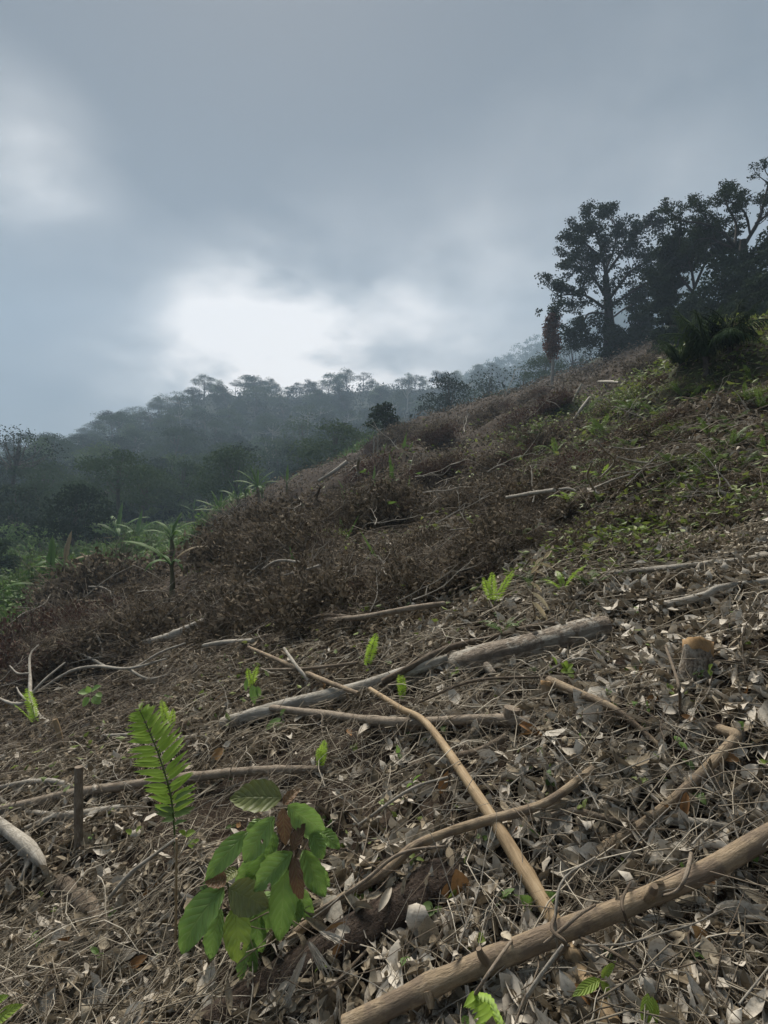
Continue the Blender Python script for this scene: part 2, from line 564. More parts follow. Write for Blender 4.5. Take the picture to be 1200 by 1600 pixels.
M = {}
M['soil'] = soil_mat()
M['dead_leaf'] = leafy('dry_dead_leaf', [(.040, .029, .019), (.118, .092, .060), (.25, .207, .148), (.43, .378, .292), (.60, .56, .475)], 'both', .10, .8, .15, spots=.55, tint=.3)
M['pale_leaf'] = leafy('bleached_dead_leaf', [(.28, .245, .19), (.43, .385, .32), (.58, .54, .47)], 'both', .08, .75, .2, spots=.35, tint=.35)
M['rust_leaf'] = leafy('rusty_dead_leaf', [(.13, .06, .025), (.24, .13, .055), (.36, .23, .10)], 'both', .15, .7, .2, spots=.4)
M['brush_leaf'] = leafy('wilted_brush_leaf', [(.026, .021, .014), (.068, .055, .037), (.128, .100, .068), (.31, .255, .185)], 'island', .15, .8, .1, nscale=6, tint=.25)
M['red_brush'] = leafy('red_brown_wilted_leaf', [(.034, .020, .016), (.072, .041, .032), (.13, .078, .058)], 'island', .15, .8, .1, nscale=6, tint=.25)
M['brush_twig'] = leafy('dark_brush_twig', [(.035, .028, .022), (.075, .060, .046), (.14, .115, .09), (.36, .32, .26)], 'island', 0, .85, .15, nscale=6, tint=.25)
M['mid_fern'] = leafy('muted_fern_green', [(.065, .11, .026), (.105, .165, .04), (.16, .225, .062)], 'both', .32, .55, .25, nscale=6)
M['vine_red'] = leafy('dead_red_vine', [(.06, .030, .024), (.13, .065, .05), (.20, .11, .085)], 'island', .2, .8, .1, nscale=3)
M['twig'] = leafy('dry_twig_wood', [(.048, .040, .030), (.12, .10, .074), (.25, .215, .163), (.52, .475, .395)], 'island', 0, .85, .15, nscale=14, tint=.25)
M['stick'] = bark('dry_stick_bark', [(.07, .052, .037), (.16, .125, .09), (.27, .225, .175)], 12, .1, .6, per_object=.25)
M['cane'] = bark('tan_cane_skin', [(.17, .115, .062), (.285, .205, .118), (.37, .285, .18)], 8, .05, .35, rough=.7, dist=.005)
M['pole'] = bark('smooth_tan_bark', [(.14, .105, .066), (.245, .185, .120), (.33, .265, .185)], 9, .10, .5, patch=(.14, .105, .075), patch_scale=9, rough=.8, dist=.014)
M['log'] = bark('mottled_log_bark', [(.095, .075, .055), (.27, .22, .17), (.42, .37, .30)], 7, .15, 1.0, patch=(.47, .43, .365), patch_scale=9, dist=.04)
M['dark_log'] = bark('dark_rotten_log_bark', [(.026, .017, .012), (.055, .038, .028), (.10, .075, .056)], 7, .15, 1.0, dist=.02)
M['grey_log'] = bark('weathered_grey_wood', [(.15, .134, .108), (.30, .273, .23), (.46, .43, .375)], 8, .1, .7, dist=.01)
M['cut'] = bark('fresh_cut_wood', [(.16, .095, .045), (.29, .18, .085), (.40, .28, .155)], 14, .1, .3)
M['hang'] = leafy('pale_tan_hanging_leaf', [(.46, .34, .18), (.60, .48, .29), (.70, .60, .40)], 'object', .25, .6, .3, tint=.5)
M['green_leaf'] = leafy('soft_green_leaf', [(.105, .195, .040), (.155, .27, .060), (.21, .33, .088)], 'object', .36, .42, .45, vein=True, tint=.5)
M['olive_leaf'] = leafy('olive_young_leaf', [(.10, .125, .035), (.14, .155, .05), (.17, .18, .06)], 'object', .25, .45, .4, vein=True, tint=.6)
M['red_leaf'] = leafy('red_brown_young_leaf', [(.085, .045, .030), (.14, .075, .045), (.19, .11, .05)], 'object', .25, .45, .4, vein=True, tint=.6)
M['lime_leaf'] = leafy('yellow_green_leaf', [(.17, .27, .035), (.23, .33, .05), (.27, .36, .07)], 'object', .35, .42, .4, vein=True, tint=.5)
M['fern'] = leafy('bright_fern_green', [(.17, .28, .035), (.25, .38, .05), (.33, .47, .09)], 'both', .40, .5, .3, nscale=12)
M['dull_fern'] = leafy('deep_fern_green', [(.045, .085, .022), (.075, .125, .032), (.12, .175, .05)], 'both', .30, .55, .25, nscale=5)
M['weed'] = leafy('weed_green', [(.045, .07, .018), (.10, .14, .032), (.17, .215, .05), (.24, .26, .075)], 'island', .3, .55, .25, nscale=3)
M['grass'] = leafy('valley_grass_green', [(.045, .09, .024), (.085, .15, .038), (.14, .215, .055)], 'island', .3, .6, .2, nscale=1.2)
M['banana'] = leafy('banana_leaf_green', [(.05, .105, .03), (.08, .15, .042), (.12, .20, .06)], 'both', .35, .6, .2, nscale=5)
M['dry_banana'] = leafy('withered_banana_leaf', [(.13, .095, .055), (.24, .19, .12), (.33, .28, .19)], 'both', .2, .7, .2)
M['bstem'] = bark('banana_stem_skin', [(.045, .05, .022), (.085, .085, .04), (.12, .10, .055)], 4, .05, .4)
M['trunk'] = bark('tree_bark', [(.035, .028, .022), (.075, .062, .05), (.13, .11, .09)], 2, .2, .8, dist=.05)
M['dark_trunk'] = bark('dark_tree_bark', [(.018, .015, .012), (.036, .030, .025), (.06, .05, .04)], 2, .2, .8, dist=.05)
M['pale_trunk'] = bark('pale_tree_bark', [(.16, .145, .12), (.26, .24, .21), (.36, .34, .30)], 2, .2, .5, dist=.04)
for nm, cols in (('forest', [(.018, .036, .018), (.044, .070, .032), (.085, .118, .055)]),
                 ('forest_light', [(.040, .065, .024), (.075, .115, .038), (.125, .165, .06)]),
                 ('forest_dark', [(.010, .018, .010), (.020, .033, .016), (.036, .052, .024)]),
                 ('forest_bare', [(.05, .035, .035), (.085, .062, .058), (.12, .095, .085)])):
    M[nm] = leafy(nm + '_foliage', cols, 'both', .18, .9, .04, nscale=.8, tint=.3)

# ------------------------------------------------------------------ ground
def plane_lim(z, lim):
    return np.where(z > lim - 20, lim - 20 + 20 * np.tanh((z - lim + 20) / 20), z)


_terr0 = terrain


def terrain(x, y):
    return plane_lim(_terr0(x, y), 262.0) if np.ndim(x) else _terr0(x, y)


def green_mask(x, y):
    d = edge_d(x, y)
    valley = sstep(.5, 4, d) * (1 - sstep(60, 85, y)) * (1 - sstep(-4, 4, x)) * sstep(6, 11, y)
    bank = np.exp(-(((x - 9.5) / 5.0) ** 2 + ((y - 15) / 7.5) ** 2)) * 1.25
    bank2 = np.exp(-(((x - 13) / 4.5) ** 2 + ((y - 19) / 8) ** 2)) * .9
    near = np.exp(-(((x - 2.0) / .9) ** 2 + ((y - 4.3) / .7) ** 2)) * .45
    n = .55 + 1.5 * fbm(x + 50, y, 3.0, 3)
    return np.clip(valley + (bank + bank2 + near) * np.clip(n, 0, 1.3), 0, 1)


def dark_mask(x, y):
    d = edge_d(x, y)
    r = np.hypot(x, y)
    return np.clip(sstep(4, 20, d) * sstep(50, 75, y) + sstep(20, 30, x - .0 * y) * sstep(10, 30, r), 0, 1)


ang = np.concatenate([np.linspace(R(-48), R(48), 520), np.linspace(R(48), R(312), 110)[1:-1]])
rad = np.concatenate([[.0], np.geomspace(.3, 800, 320)])
A, RR = np.meshgrid(ang, rad, indexing='ij')
X = RR * np.sin(A); Yy = RR * np.cos(A)
Z = terrain(X, Yy)
na, nr = X.shape
i = np.arange(na)[:, None]; j = np.arange(nr - 1)[None]
i2 = (i + 1) % na
Q = np.stack([i * nr + j, i * nr + j + 1, i2 * nr + j + 1, i2 * nr + j], -1).reshape(-1, 4)
g = MB().add(np.stack([X, Yy, Z], -1).reshape(-1, 3), Q)
ground = g.build('ground', M['soil'])
tag(ground, 'brown cleared hillside falling to a grassy valley with forested ridge behind', kind='structure')
ca = ground.data.color_attributes.new('cover', 'FLOAT_COLOR', 'POINT')
cv = np.zeros((na * nr, 4)); cv[:, 3] = 1
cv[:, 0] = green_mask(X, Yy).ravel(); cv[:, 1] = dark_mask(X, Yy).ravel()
if len(ground.data.vertices) == na * nr:
    ca.data.foreach_set('color', cv.ravel())
zmin = float(Z.min()); zmax = float(Z.max())

# ------------------------------------------------------------------ haze
hb = MB()
hx, hy0, hy1, hz0, hz1 = 830, -830, 830, zmin - 1.5, zmax + 32
hv = [(x, y, z) for z in (hz0, hz1) for x, y in ((-hx, hy0), (hx, hy0), (hx, hy1), (-hx, hy1))]
hb.add(hv, [(3, 2, 1, 0), (4, 5, 6, 7), (0, 1, 5, 4), (1, 2, 6, 5), (2, 3, 7, 6), (3, 0, 4, 7)])
hm, t = new_mat('valley_haze')
pv = t.n('ShaderNodeVolumePrincipled', {'Color': (.60, .78, 1.0, 1), 'Density': .00105, 'Anisotropy': 0.0})
t.n('ShaderNodeOutputMaterial', {'Volume': pv.outputs[0]})
haze = hb.build('haze', hm, smooth=False)
tag(haze, 'thin blue mist filling the valley air', kind='stuff')


# ------------------------------------------------------------------ trees
def clump(mb, c, rx, rz, n, size, rr):
    d = nrm(rr.normal(0, 1, (n, 3)))
    d[:, 2] = np.abs(d[:, 2]) * np.where(rr.random(n) < .75, 1, -1)
    k = rr.random((n, 1)) ** .45
    p = np.asarray(c) + d * k * np.array([rx, rx, rz])
    cards(mb, p, size * rr.uniform(.6, 1.3, n), rr, 1.7, .7)


def crown_tree(seed, H=14.0, wr=.8, low=.42, nclump=26, per=170, leaf=.40, dome=.85, lean=.06, open_=0.0, trunk='trunk', mat='forest', limbs=7):
    rr = np.random.default_rng(abs(int(seed)))
    tm, cm = MB(), MB()
    lx, ly = rr.normal(0, lean * H, 2)
    top = np.array([lx, ly, H * .86])
    r0 = H * .022
    branch(tm, [(0, 0, -.8), (lx * .2, ly * .2, H * .3), (lx * .6, ly * .6, H * .6), top], [r0 * 1.35, r0, r0 * .7, r0 * .25], 7, 12, .06, False, seed)
    W = H * wr / 2
    for k in range(nclump):
        a = k * 2.399 + rr.normal(0, .3)
        f = math.sqrt((k + .5) / nclump)
        rad = W * f * rr.uniform(.75, 1.08)
        zt = low + (1 - low) * (1 - f ** 2 * dome) * rr.uniform(.82, 1.03)
        if k % 3 == 2:
            zt = low + (zt - low) * rr.uniform(.15, .6)
        c = np.array([lx + rad * math.cos(a), ly + rad * math.sin(a), H * zt - H * .06])
        s = H * rr.uniform(.12, .20)
        clump(cm, c, s * 1.25, s * rr.uniform(.55, .8), int(per * (1 - open_ * rr.random())), leaf, rr)
        if k < limbs or (open_ > 0 and k % 2 == 0):
            z0 = H * (low - .06 + .35 * rr.random() * (1 - low))
            st = np.array([lx * .6, ly * .6, z0])
            mid = st * .45 + c * .55 + np.array([0, 0, -.04 * H])
            branch(tm, [st, mid, c], [r0 * .42, r0 * .28, r0 * .1], 5, 7, .05, False, seed + k)
    return tm.mesh('trunk', M[trunk]), cm.mesh('crown', M[mat])


def make_tree(name, meshes, loc, scale, rotz, label, group=None, cat='tree'):
    o = empty(name)
    link('trunk', meshes[0], o)
    o.location = loc; o.scale = scale if hasattr(scale, '__len__') else (scale,) * 3; o.rotation_euler = (0, 0, rotz)
    tag(o, label, cat, group)
    c = link('crown', meshes[1], o)
    return o


VAR = [crown_tree(101, wr=.85, mat='forest'), crown_tree(102, wr=.7, low=.35, nclump=24, mat='forest_dark'),
       crown_tree(103, wr=1.0, low=.5, nclump=24, dome=.55, mat='forest'), crown_tree(104, wr=.62, low=.3, nclump=22, dome=.9, mat='forest_light'),
       crown_tree(105, wr=.95, low=.55, nclump=16, per=120, dome=.65, open_=.25, mat='forest_dark'), crown_tree(106, wr=.8, low=.38, nclump=26, mat='forest_dark'),
       crown_tree(107, wr=1.1, low=.6, nclump=16, per=120, dome=.6, open_=.25, trunk='pale_trunk', mat='forest'), crown_tree(108, wr=.75, low=.4, mat='forest')]
SKYV = [0, 1, 7, 5, 3, 2, 4, 0]

# individual trees of the near ridge: first its skyline, then the slope below it
pts = []
rr = np.random.default_rng(31)
for x in np.arange(-185, 120, 5.2):
    yy = np.interp(x, RX, RY) + rr.normal(0, 5) - 4
    if abs(x / yy) < .78:
        pts.append((x + rr.normal(0, 1.5), yy, 'sky'))
nsky = len(pts)
tries = 0
while len(pts) < nsky + 225 and tries < 30000:
    tries += 1
    yy = 62 + 225 * rr.random() ** 1.25
    u = rr.uniform(-.76, .36)
    x = u * yy
    if float(edge_d(np.array([x]), np.array([yy]))[0]) < 9 or (yy < 75 and x < -12 and rr.random() < .5):
        continue
    md = 5.0 + yy * .028
    if all((x - p[0]) ** 2 + (yy - p[1]) ** 2 > md * md for p in pts):
        pts.append((x, yy, 'slope'))
taken = list(pts)
for x, yy, k in pts:
    v = VAR[SKYV[rr.integers(0, 8)]] if k == 'sky' else VAR[rr.integers(0, 8)]
    s = rr.uniform(.55, .95) if k == 'slope' else rr.uniform(.55, .85) + .5 * float(vnoise(np.array([x / 13.0]), np.array([3.3]))[0])
    if yy < 110: s *= .8
    vi = VAR.index(v)
    look = ('broad-crowned', 'dense round', 'flat-topped', 'lighter green slender', 'open dark', 'bushy dark', 'pale-trunked umbrella-like', 'oval-crowned')[vi]
    qx = 600 + x / yy * FPX
    zone = ('behind the umbrella tree', 'above the green valley', 'above the banana row', 'left of the pale-trunked pair', 'behind the pale-trunked pair', 'under the blue mountain')[int(np.searchsorted([130, 300, 430, 560, 680], qx))]
    if k == 'sky':
        lab = look + ' hazy tree on the ridge skyline ' + zone
    elif yy < 125:
        lab = look + ' dark tree at the foot of the ridge ' + zone
    else:
        lab = look + ' misty tree on the ridge flank ' + zone
    grp = lab.replace(' tree ', ' trees ', 1)
    make_tree('forest_tree', v, (x, yy, gz(x, yy) - .3), (s * rr.uniform(.9, 1.2), s * rr.uniform(.9, 1.2), s), rr.random() * 6.28, lab, grp)

# the rest of the woods, past counting
fm = MB()
K = 9000
yy = 58 + 255 * rr.random(K) ** 1.1
x = rr.uniform(-.85, .42, K) * yy
ok = edge_d(x, yy) > 6
ok &= ~((yy < 72) & (x < -14))
x, yy = x[ok], yy[ok]
z = terrain(x, yy)
for a in range(len(x)):
    h = rr.uniform(1.5, 5) * (.5 if yy[a] < 100 else 1)
    n = 14
    p = np.array([x[a], yy[a], z[a] + h * .5]) + rr.normal(0, 1, (n, 3)) * np.array([2.0, 2.0, h * .33])
    cards(fm, p, rr.uniform(.5, 1.3, n), rr, 1.6, .8)
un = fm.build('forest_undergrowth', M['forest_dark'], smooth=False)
tag(un, 'dense dark undergrowth between the trees of the misty ridge', kind='stuff')

fm = MB()
cnt = 0
for k in range(1500):
    yy = rr.uniform(345, 540); x = rr.uniform(-30, 330)
    if not (-.05 < x / yy < .74):
        continue
    z = gz(x, yy); H = rr.uniform(10, 19); W = H * rr.uniform(.3, .5)
    for q in range(6):
        a = rr.random() * 6.28; f = rr.random() ** .6
        clump(fm, (x + W * f * math.cos(a), yy + W * f * math.sin(a), z + H * (1 - .4 * f * f) - 1), H * .19, H * .12, 24, 1.1, rr)
    clump(fm, (x, yy, z + H * .4), H * .22, H * .4, 22, 1.4, rr)
ff = fm.build('far_forest', M['forest'], smooth=False)
tag(ff, 'far wooded mountain flank fading into blue mist behind the cleared slope', kind='stuff')


def tree_px(px, top, Y, wpx, label, group=None, var=None, name='tree', seed=0, dz=0.0, **kw):
    """a tree standing at distance Y whose top shows at a given height of the photo"""
    x = (px - 600) / FPX * Y
    z = gz(x, Y) - .3 + dz
    H = (800 - top) / FPX * Y - z
    W = wpx / FPX * Y
    if var is None:
        kw.setdefault('wr', W / H)
        return make_tree(name, crown_tree(seed, H=H, **kw), (x, Y, z), 1, 0, label, group)
    s = H / 14.0
    return make_tree(name, VAR[var], (x, Y, z), (W / 11.5, W / 11.5, s), seed * 1.3, label, group)


tree_px(14, 668, 74, 118, 'tall dark umbrella-crowned tree at the left edge with bare open branches', seed=201, low=.62, nclump=20, per=55, leaf=.3, dome=.4, open_=.6, mat='forest_dark', limbs=14)
tree_px(112, 752, 46, 118, 'layered dark green tree standing alone at the edge of the green valley', seed=202, low=.28, nclump=34, per=110, leaf=.26, dome=.8, mat='forest_dark')
tree_px(28, 752, 54, 125, 'dense dark tree at the left edge below the umbrella tree', seed=203, low=.2, nclump=30, per=100, leaf=.3, mat='forest_dark')
tree_px(-12, 835, 34, 70, 'leafy dark tree cut off by the left edge of the view above the grass', seed=204, low=.15, nclump=26, per=110, leaf=.2, mat='forest')
tree_px(250, 710, 100, 66, 'round dark tree in the middle of the misty valley', seed=205, low=.3, nclump=28, per=100, leaf=.4, mat='forest_dark')
tree_px(262, 758, 76, 72, 'dome-shaped lighter green tree just beyond the lone banana plants', seed=206, low=.15, nclump=34, per=120, leaf=.26, dome=.9, mat='forest_light')
tree_px(378, 695, 86, 58, 'tall narrow dark tree rising behind the banana clump', seed=207, low=.25, nclump=30, per=90, leaf=.32, dome=.9, mat='forest_dark')
tree_px(192, 786, 70, 48, 'small blackish round tree left of the dome-shaped tree', seed=208, low=.2, nclump=24, per=90, leaf=.26, mat='forest_dark')
tree_px(207, 752, 92, 60, 'pinkish brown half-bare tree behind the small blackish tree', seed=209, low=.25, nclump=22, per=60, leaf=.34, open_=.5, mat='forest_bare')
tree_px(437, 690, 112, 62, 'mid green bushy tree behind the upper lip of the clearing beside banana plants', seed=210, low=.2, nclump=28, per=90, leaf=.4, mat='forest')
tree_px(480, 645, 125, 74, 'broad green tree in mist left of the pale-trunked trees', seed=211, low=.25, nclump=28, per=90, leaf=.45, mat='forest')
tree_px(535, 650, 115, 80, 'dark spreading tree in mist next to the pale-trunked trees', seed=212, low=.25, nclump=28, per=90, leaf=.42, mat='forest_dark')
tree_px(762, 572, 98, 64, 'dark green tree at the top lip of the clearing under the blue mountain', seed=213, low=.15, nclump=28, per=90, leaf=.36, mat='forest_dark')
tree_px(722, 600, 100, 46, 'small green tree left of the tree at the top lip of the clearing', seed=214, low=.1, nclump=24, per=80, leaf=.36, mat='forest')
tree_px(815, 562, 110, 60, 'misty green tree on the lip between clearing and vine-wrapped stump', seed=215, low=.1, nclump=24, per=80, leaf=.4, mat='forest')


def tree_base(px, base, top, wpx, label, seed, **kw):
    b = at(px, base)
    H = (base - top) / FPX * b[1]; W = wpx / FPX * b[1]
    name = kw.pop('name', 'tree')
    kw.setdefault('wr', W / H)
    return make_tree(name, crown_tree(seed, H=H, **kw), (b[0], b[1], b[2] - .1), 1, 0, label), b, H


tree_base(636, 662, 588, 58, 'pale-trunked tree with flat dark crown at the edge of the clearing', 221, low=.5, nclump=22, per=70, leaf=.3, dome=.5, trunk='pale_trunk', mat='forest_dark', lean=.03)
tree_base(601, 690, 627, 42, 'smaller pale-trunked tree with round crown left of the flat-crowned one', 222, low=.45, nclump=18, per=70, leaf=.26, trunk='pale_trunk', mat='forest_dark', lean=.02)


# ---- the big trees on the right
def grow(tm, tips, st, d, L, r, depth, rr, spread=.75, up=.12, flat=1.0):
    d = d / np.linalg.norm(d)
    pts = [st]; p = st.copy(); dd = d.copy()
    for k in range(3):
        dd = nrm((dd + rr.normal(0, .17, 3) + np.array([0, 0, up])) * np.array([1, 1, flat]))
        p = p + dd * L / 3
        pts.append(p.copy())
    branch(tm, pts, [r, r * .55], 6 if depth > 1 else 4, 8 if depth > 1 else 5, .08, False, int(rr.integers(1e6)))
    if depth == 0:
        tips.append((pts[-1], L)); tips.append((pts[2], L * .8))
        return
    for k in range(3 if depth > 1 else 3):
        f = (.45, .75, 1.0)[k]
        b = pts[1] * (1 - f) * 1.0 + pts[3] * f if f < 1 else pts[3]
        side = nrm(np.cross(dd, rr.normal(0, 1, 3)))
        nd = nrm(dd + side * spread * (1.0 if k < 2 else .4))
        grow(tm, tips, np.array(b), nd, L * rr.uniform(.58, .78), r * .5, depth - 1, rr, spread, up, flat)
    if depth == 1:
        tips.append((pts[-1], L * .8))


def hero_tree(px, base, Y, limbs, trunk_px, r_px, label, seed, mat, per=70, leaf=.20, cl=.55, depth=2, spread=.7, extra=None):
    """a tree whose main limbs follow polylines seen in the photo, at distance Y, each with its own depth offset"""
    rr = np.random.default_rng(abs(int(seed)))
    x = (px - 600) / FPX * Y
    org = np.array((x, Y, gz(x, Y) - .3))
    tm, cm = MB(), MB()
    tips = []
    tp = [px3(a, b, Y) - org for a, b in trunk_px]
    tp[0] = np.zeros(3) + np.array([0, 0, -.5])
    branch(tm, tp, [r_px / FPX * Y * 1.2, r_px / FPX * Y, r_px / FPX * Y * .6], 9, 16, .08, False, seed)
    for pl, dep, rp in limbs:
        n = len(pl)
        P = [px3(a, b, Y + dep * k / max(n - 1, 1)) - org for k, (a, b) in enumerate(pl)]
        r0 = rp * .55 / FPX * Y
        branch(tm, P, [r0, r0 * .75, r0 * .35], 6, 4 * n, .08, False, seed + int(pl[0][0]))
        SP = spline(P, 4 * n)
        for k in range(n, 4 * n):
            if rr.random() < .8:
                dd = nrm(SP[k] - SP[k - 1]) + nrm(rr.normal(0, 1, 3)) * .9
                grow(tm, tips, SP[k], dd, rr.uniform(.7, 1.5) * cl * 1.8, r0 * .3, depth - 1, rr, spread, .1)
        tips.append((SP[-1], 1))
    for c, L in tips:
        s = cl * rr.uniform(.55, 1.1)
        clump(cm, c, s * 1.15, s * .55, int(per * rr.uniform(.5, 1.1)), leaf, rr)
    if extra:
        for ex, ey, exw, exh, n in extra:
            c = px3(ex, ey, Y + rr.normal(0, .8)) - org
            clump(cm, c, exw / FPX * Y, exh / FPX * Y, n, leaf * 1.25, rr)
    o = empty('tree')
    link('trunk', tm.mesh('trunk', M['dark_trunk']), o)
    o.location = org
    tag(o, label, 'tree')
    link('crown', cm.mesh('crown', M[mat]), o)
    return o


hero_tree(950, 560, 58, [
    ([(950, 475), (946, 430), (938, 385), (925, 350)], 1.0, 5), ([(946, 430), (975, 390), (1000, 360), (1030, 345)], -1.5, 4),
    ([(950, 470), (985, 425), (1020, 405), (1058, 395)], 2.0, 5), ([(951, 480), (1000, 448), (1035, 430), (1062, 415)], -2.5, 4),
    ([(950, 470), (925, 430), (905, 412), (892, 405)], 2.2, 4), ([(950, 485), (915, 462), (892, 460), (872, 462)], -2.0, 4),
    ([(946, 425), (960, 385), (962, 355), (955, 340)], 3.0, 3.5), ([(950, 490), (920, 490), (912, 505), (906, 525)], 1.5, 3),
    ([(938, 400), (915, 380), (912, 366), (905, 372)], -3.0, 3), ([(952, 500), (980, 480), (1005, 470), (1015, 480)], 1.0, 3)],
    [(950, 565), (952, 520), (950, 475), (946, 430)], 7.5,
    'great spreading tree with open lacy crown standing alone above the clearing', 301, 'forest_dark', per=62, leaf=.21, cl=.70, extra=[
        (946, 520, 14, 30, 500), (930, 540, 14, 22, 300), (915, 530, 9, 26, 260), (965, 540, 12, 22, 300), (948, 480, 22, 14, 400), (955, 450, 26, 14, 420), (930, 505, 16, 20, 320), (962, 395, 28, 16, 420), (985, 430, 26, 14, 380), (920, 440, 22, 12, 300), (1015, 400, 24, 12, 280), (940, 360, 18, 11, 220), (906, 510, 8, 22, 200), (1032, 368, 22, 12, 220), (1050, 392, 20, 11, 220), (1005, 358, 24, 12, 240), (978, 348, 22, 11, 220), (1042, 418, 22, 11, 220), (1022, 445, 18, 10, 180), (884, 415, 18, 10, 170), (902, 388, 18, 10, 170), (922, 366, 18, 10, 180), (868, 445, 16, 8, 130), (1000, 385, 24, 13, 260), (1012, 415, 24, 12, 240), (985, 470, 20, 12, 220), (930, 400, 22, 12, 240), (995, 500, 14, 22, 260)])

hero_tree(1160, 560, 38, [
    ([(1148, 385), (1128, 362), (1100, 350), (1060, 345)], -1.5, 5), ([(1130, 365), (1120, 345), (1105, 332), (1085, 330)], 1.0, 3),
    ([(1148, 385), (1150, 350), (1135, 318), (1140, 305)], 1.5, 4), ([(1172, 365), (1165, 335), (1150, 320), (1130, 312)], -1.0, 3.5),
    ([(1165, 380), (1185, 345), (1195, 310), (1205, 270)], 1.0, 6), ([(1180, 350), (1200, 335), (1215, 325), (1240, 310)], -1.5, 4),
    ([(1148, 388), (1125, 380), (1110, 372), (1085, 375)], .8, 3)],
    [(1165, 570), (1165, 480), (1160, 410), (1162, 375)], 8,
    'gnarled tree with twisting bare limbs rising above the dark thicket', 302, 'forest_dark', per=40, leaf=.125, cl=.42)

hero_tree(1085, 560, 43, [
    ([(1085, 460), (1065, 435), (1058, 428), (1050, 440)], 1.0, 4), ([(1085, 450), (1080, 420), (1072, 400), (1060, 395)], -1, 4),
    ([(1085, 450), (1100, 415), (1110, 400), (1125, 392)], 1, 4), ([(1085, 460), (1060, 460), (1055, 466), (1048, 476)], -1, 3)],
    [(1085, 565), (1085, 510), (1085, 455)], 5,
    'dark leafy tree between the great lacy tree and the thicket', 303, 'forest_dark', per=85, leaf=.22, cl=.62)

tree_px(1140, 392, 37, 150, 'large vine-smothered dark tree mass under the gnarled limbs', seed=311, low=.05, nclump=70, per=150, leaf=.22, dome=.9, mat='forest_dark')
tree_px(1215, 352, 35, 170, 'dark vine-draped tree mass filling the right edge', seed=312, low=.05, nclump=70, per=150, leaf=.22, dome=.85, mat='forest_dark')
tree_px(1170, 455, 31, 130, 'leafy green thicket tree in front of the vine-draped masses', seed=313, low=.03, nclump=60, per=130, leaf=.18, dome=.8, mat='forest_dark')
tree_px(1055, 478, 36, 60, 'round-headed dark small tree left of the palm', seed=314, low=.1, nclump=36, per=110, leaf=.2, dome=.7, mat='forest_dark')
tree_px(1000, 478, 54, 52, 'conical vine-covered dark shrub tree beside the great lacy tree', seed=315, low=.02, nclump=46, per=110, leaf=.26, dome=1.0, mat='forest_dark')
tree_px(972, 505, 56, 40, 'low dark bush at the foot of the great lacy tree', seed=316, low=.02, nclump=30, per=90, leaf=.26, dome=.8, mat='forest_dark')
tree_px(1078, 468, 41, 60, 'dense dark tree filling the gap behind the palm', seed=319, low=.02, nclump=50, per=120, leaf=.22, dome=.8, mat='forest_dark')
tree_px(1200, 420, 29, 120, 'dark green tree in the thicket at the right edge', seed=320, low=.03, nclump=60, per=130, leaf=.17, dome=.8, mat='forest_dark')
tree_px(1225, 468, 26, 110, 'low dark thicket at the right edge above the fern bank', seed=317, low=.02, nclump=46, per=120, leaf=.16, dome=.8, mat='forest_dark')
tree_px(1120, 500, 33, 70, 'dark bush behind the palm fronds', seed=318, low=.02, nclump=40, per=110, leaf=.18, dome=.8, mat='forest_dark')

# vine-wrapped standing stem
b = at(862, 600)
Yb = b[1]; H = (600 - 474) / FPX * Yb
o = empty('vine_wrapped_tree', b)
tag(o, 'slim standing stem wrapped in reddish brown dead vines with a dark leafy top', 'tree')
tm, cm, dm = MB(), MB(), MB()
rr = np.random.default_rng(77)
branch(tm, [(0, 0, -.3), (.1, 0, H * .3), (-.05, 0, H * .6), (.15, 0, H * .95)], [.022 * H, .018 * H, .008 * H], 8, 14, .08, True, 4)
for k in range(40):
    zq = H * rr.uniform(.36, .80)
    clump(dm, (rr.normal(0, .03 * H), rr.normal(0, .03 * H), zq), H * .068, H * .09, 95, .2, rr)
for k in range(12):
    clump(cm, (rr.normal(.02 * H, .06 * H), rr.normal(0, .06 * H), H * rr.uniform(.78, 1.0)), H * .055, H * .05, 45, .2, rr)
tm.build('trunk', M['pale_trunk'], o); dm.build('dead_vines', M['vine_red'], o, False); cm.build('crown', M['forest_dark'], o, False)


# ---- palm with drooping fronds
def palm_frond(rr, L, droop, mat, name='frond'):
    mb = MB()
    n = 14
    s = np.linspace(0, 1, n)
    a = 1.4 - droop * s
    x = np.concatenate([[0], np.cumsum(np.cos(a[:-1]))]) * L / (n - 1)
    z = np.concatenate([[0], np.cumsum(np.sin(a[:-1]))]) * L / (n - 1)
    P = np.stack([x, 0 * x, z], -1)
    V, Q, UV = tubes(P[None], np.linspace(.02, .006, n)[None] * L, 4)
    mb.add(V, Q, None, UV)
    m = 26
    k = np.linspace(.15, .98, m)
    pos = np.stack([np.interp(k, s, x), 0 * k, np.interp(k, s, z)], -1)
    for sd in (-1, 1):
        ll = L * .30 * np.sin(np.pi * (.15 + .8 * k)) * rr.uniform(.85, 1.1, m)
        V, Q, UV = leaf_grid(ll, ll * .055, -.9, .5, .05, 4, 3, .3, rr)
        V = np.einsum('kij,knj->kni', rotm(sd * (1.05 - .35 * k), .35 + rr.normal(0, .15, m), 0 * k), V) + pos[:, None]
        mb.add(V, Q, None, UV)
    return mb.mesh(name, mat)


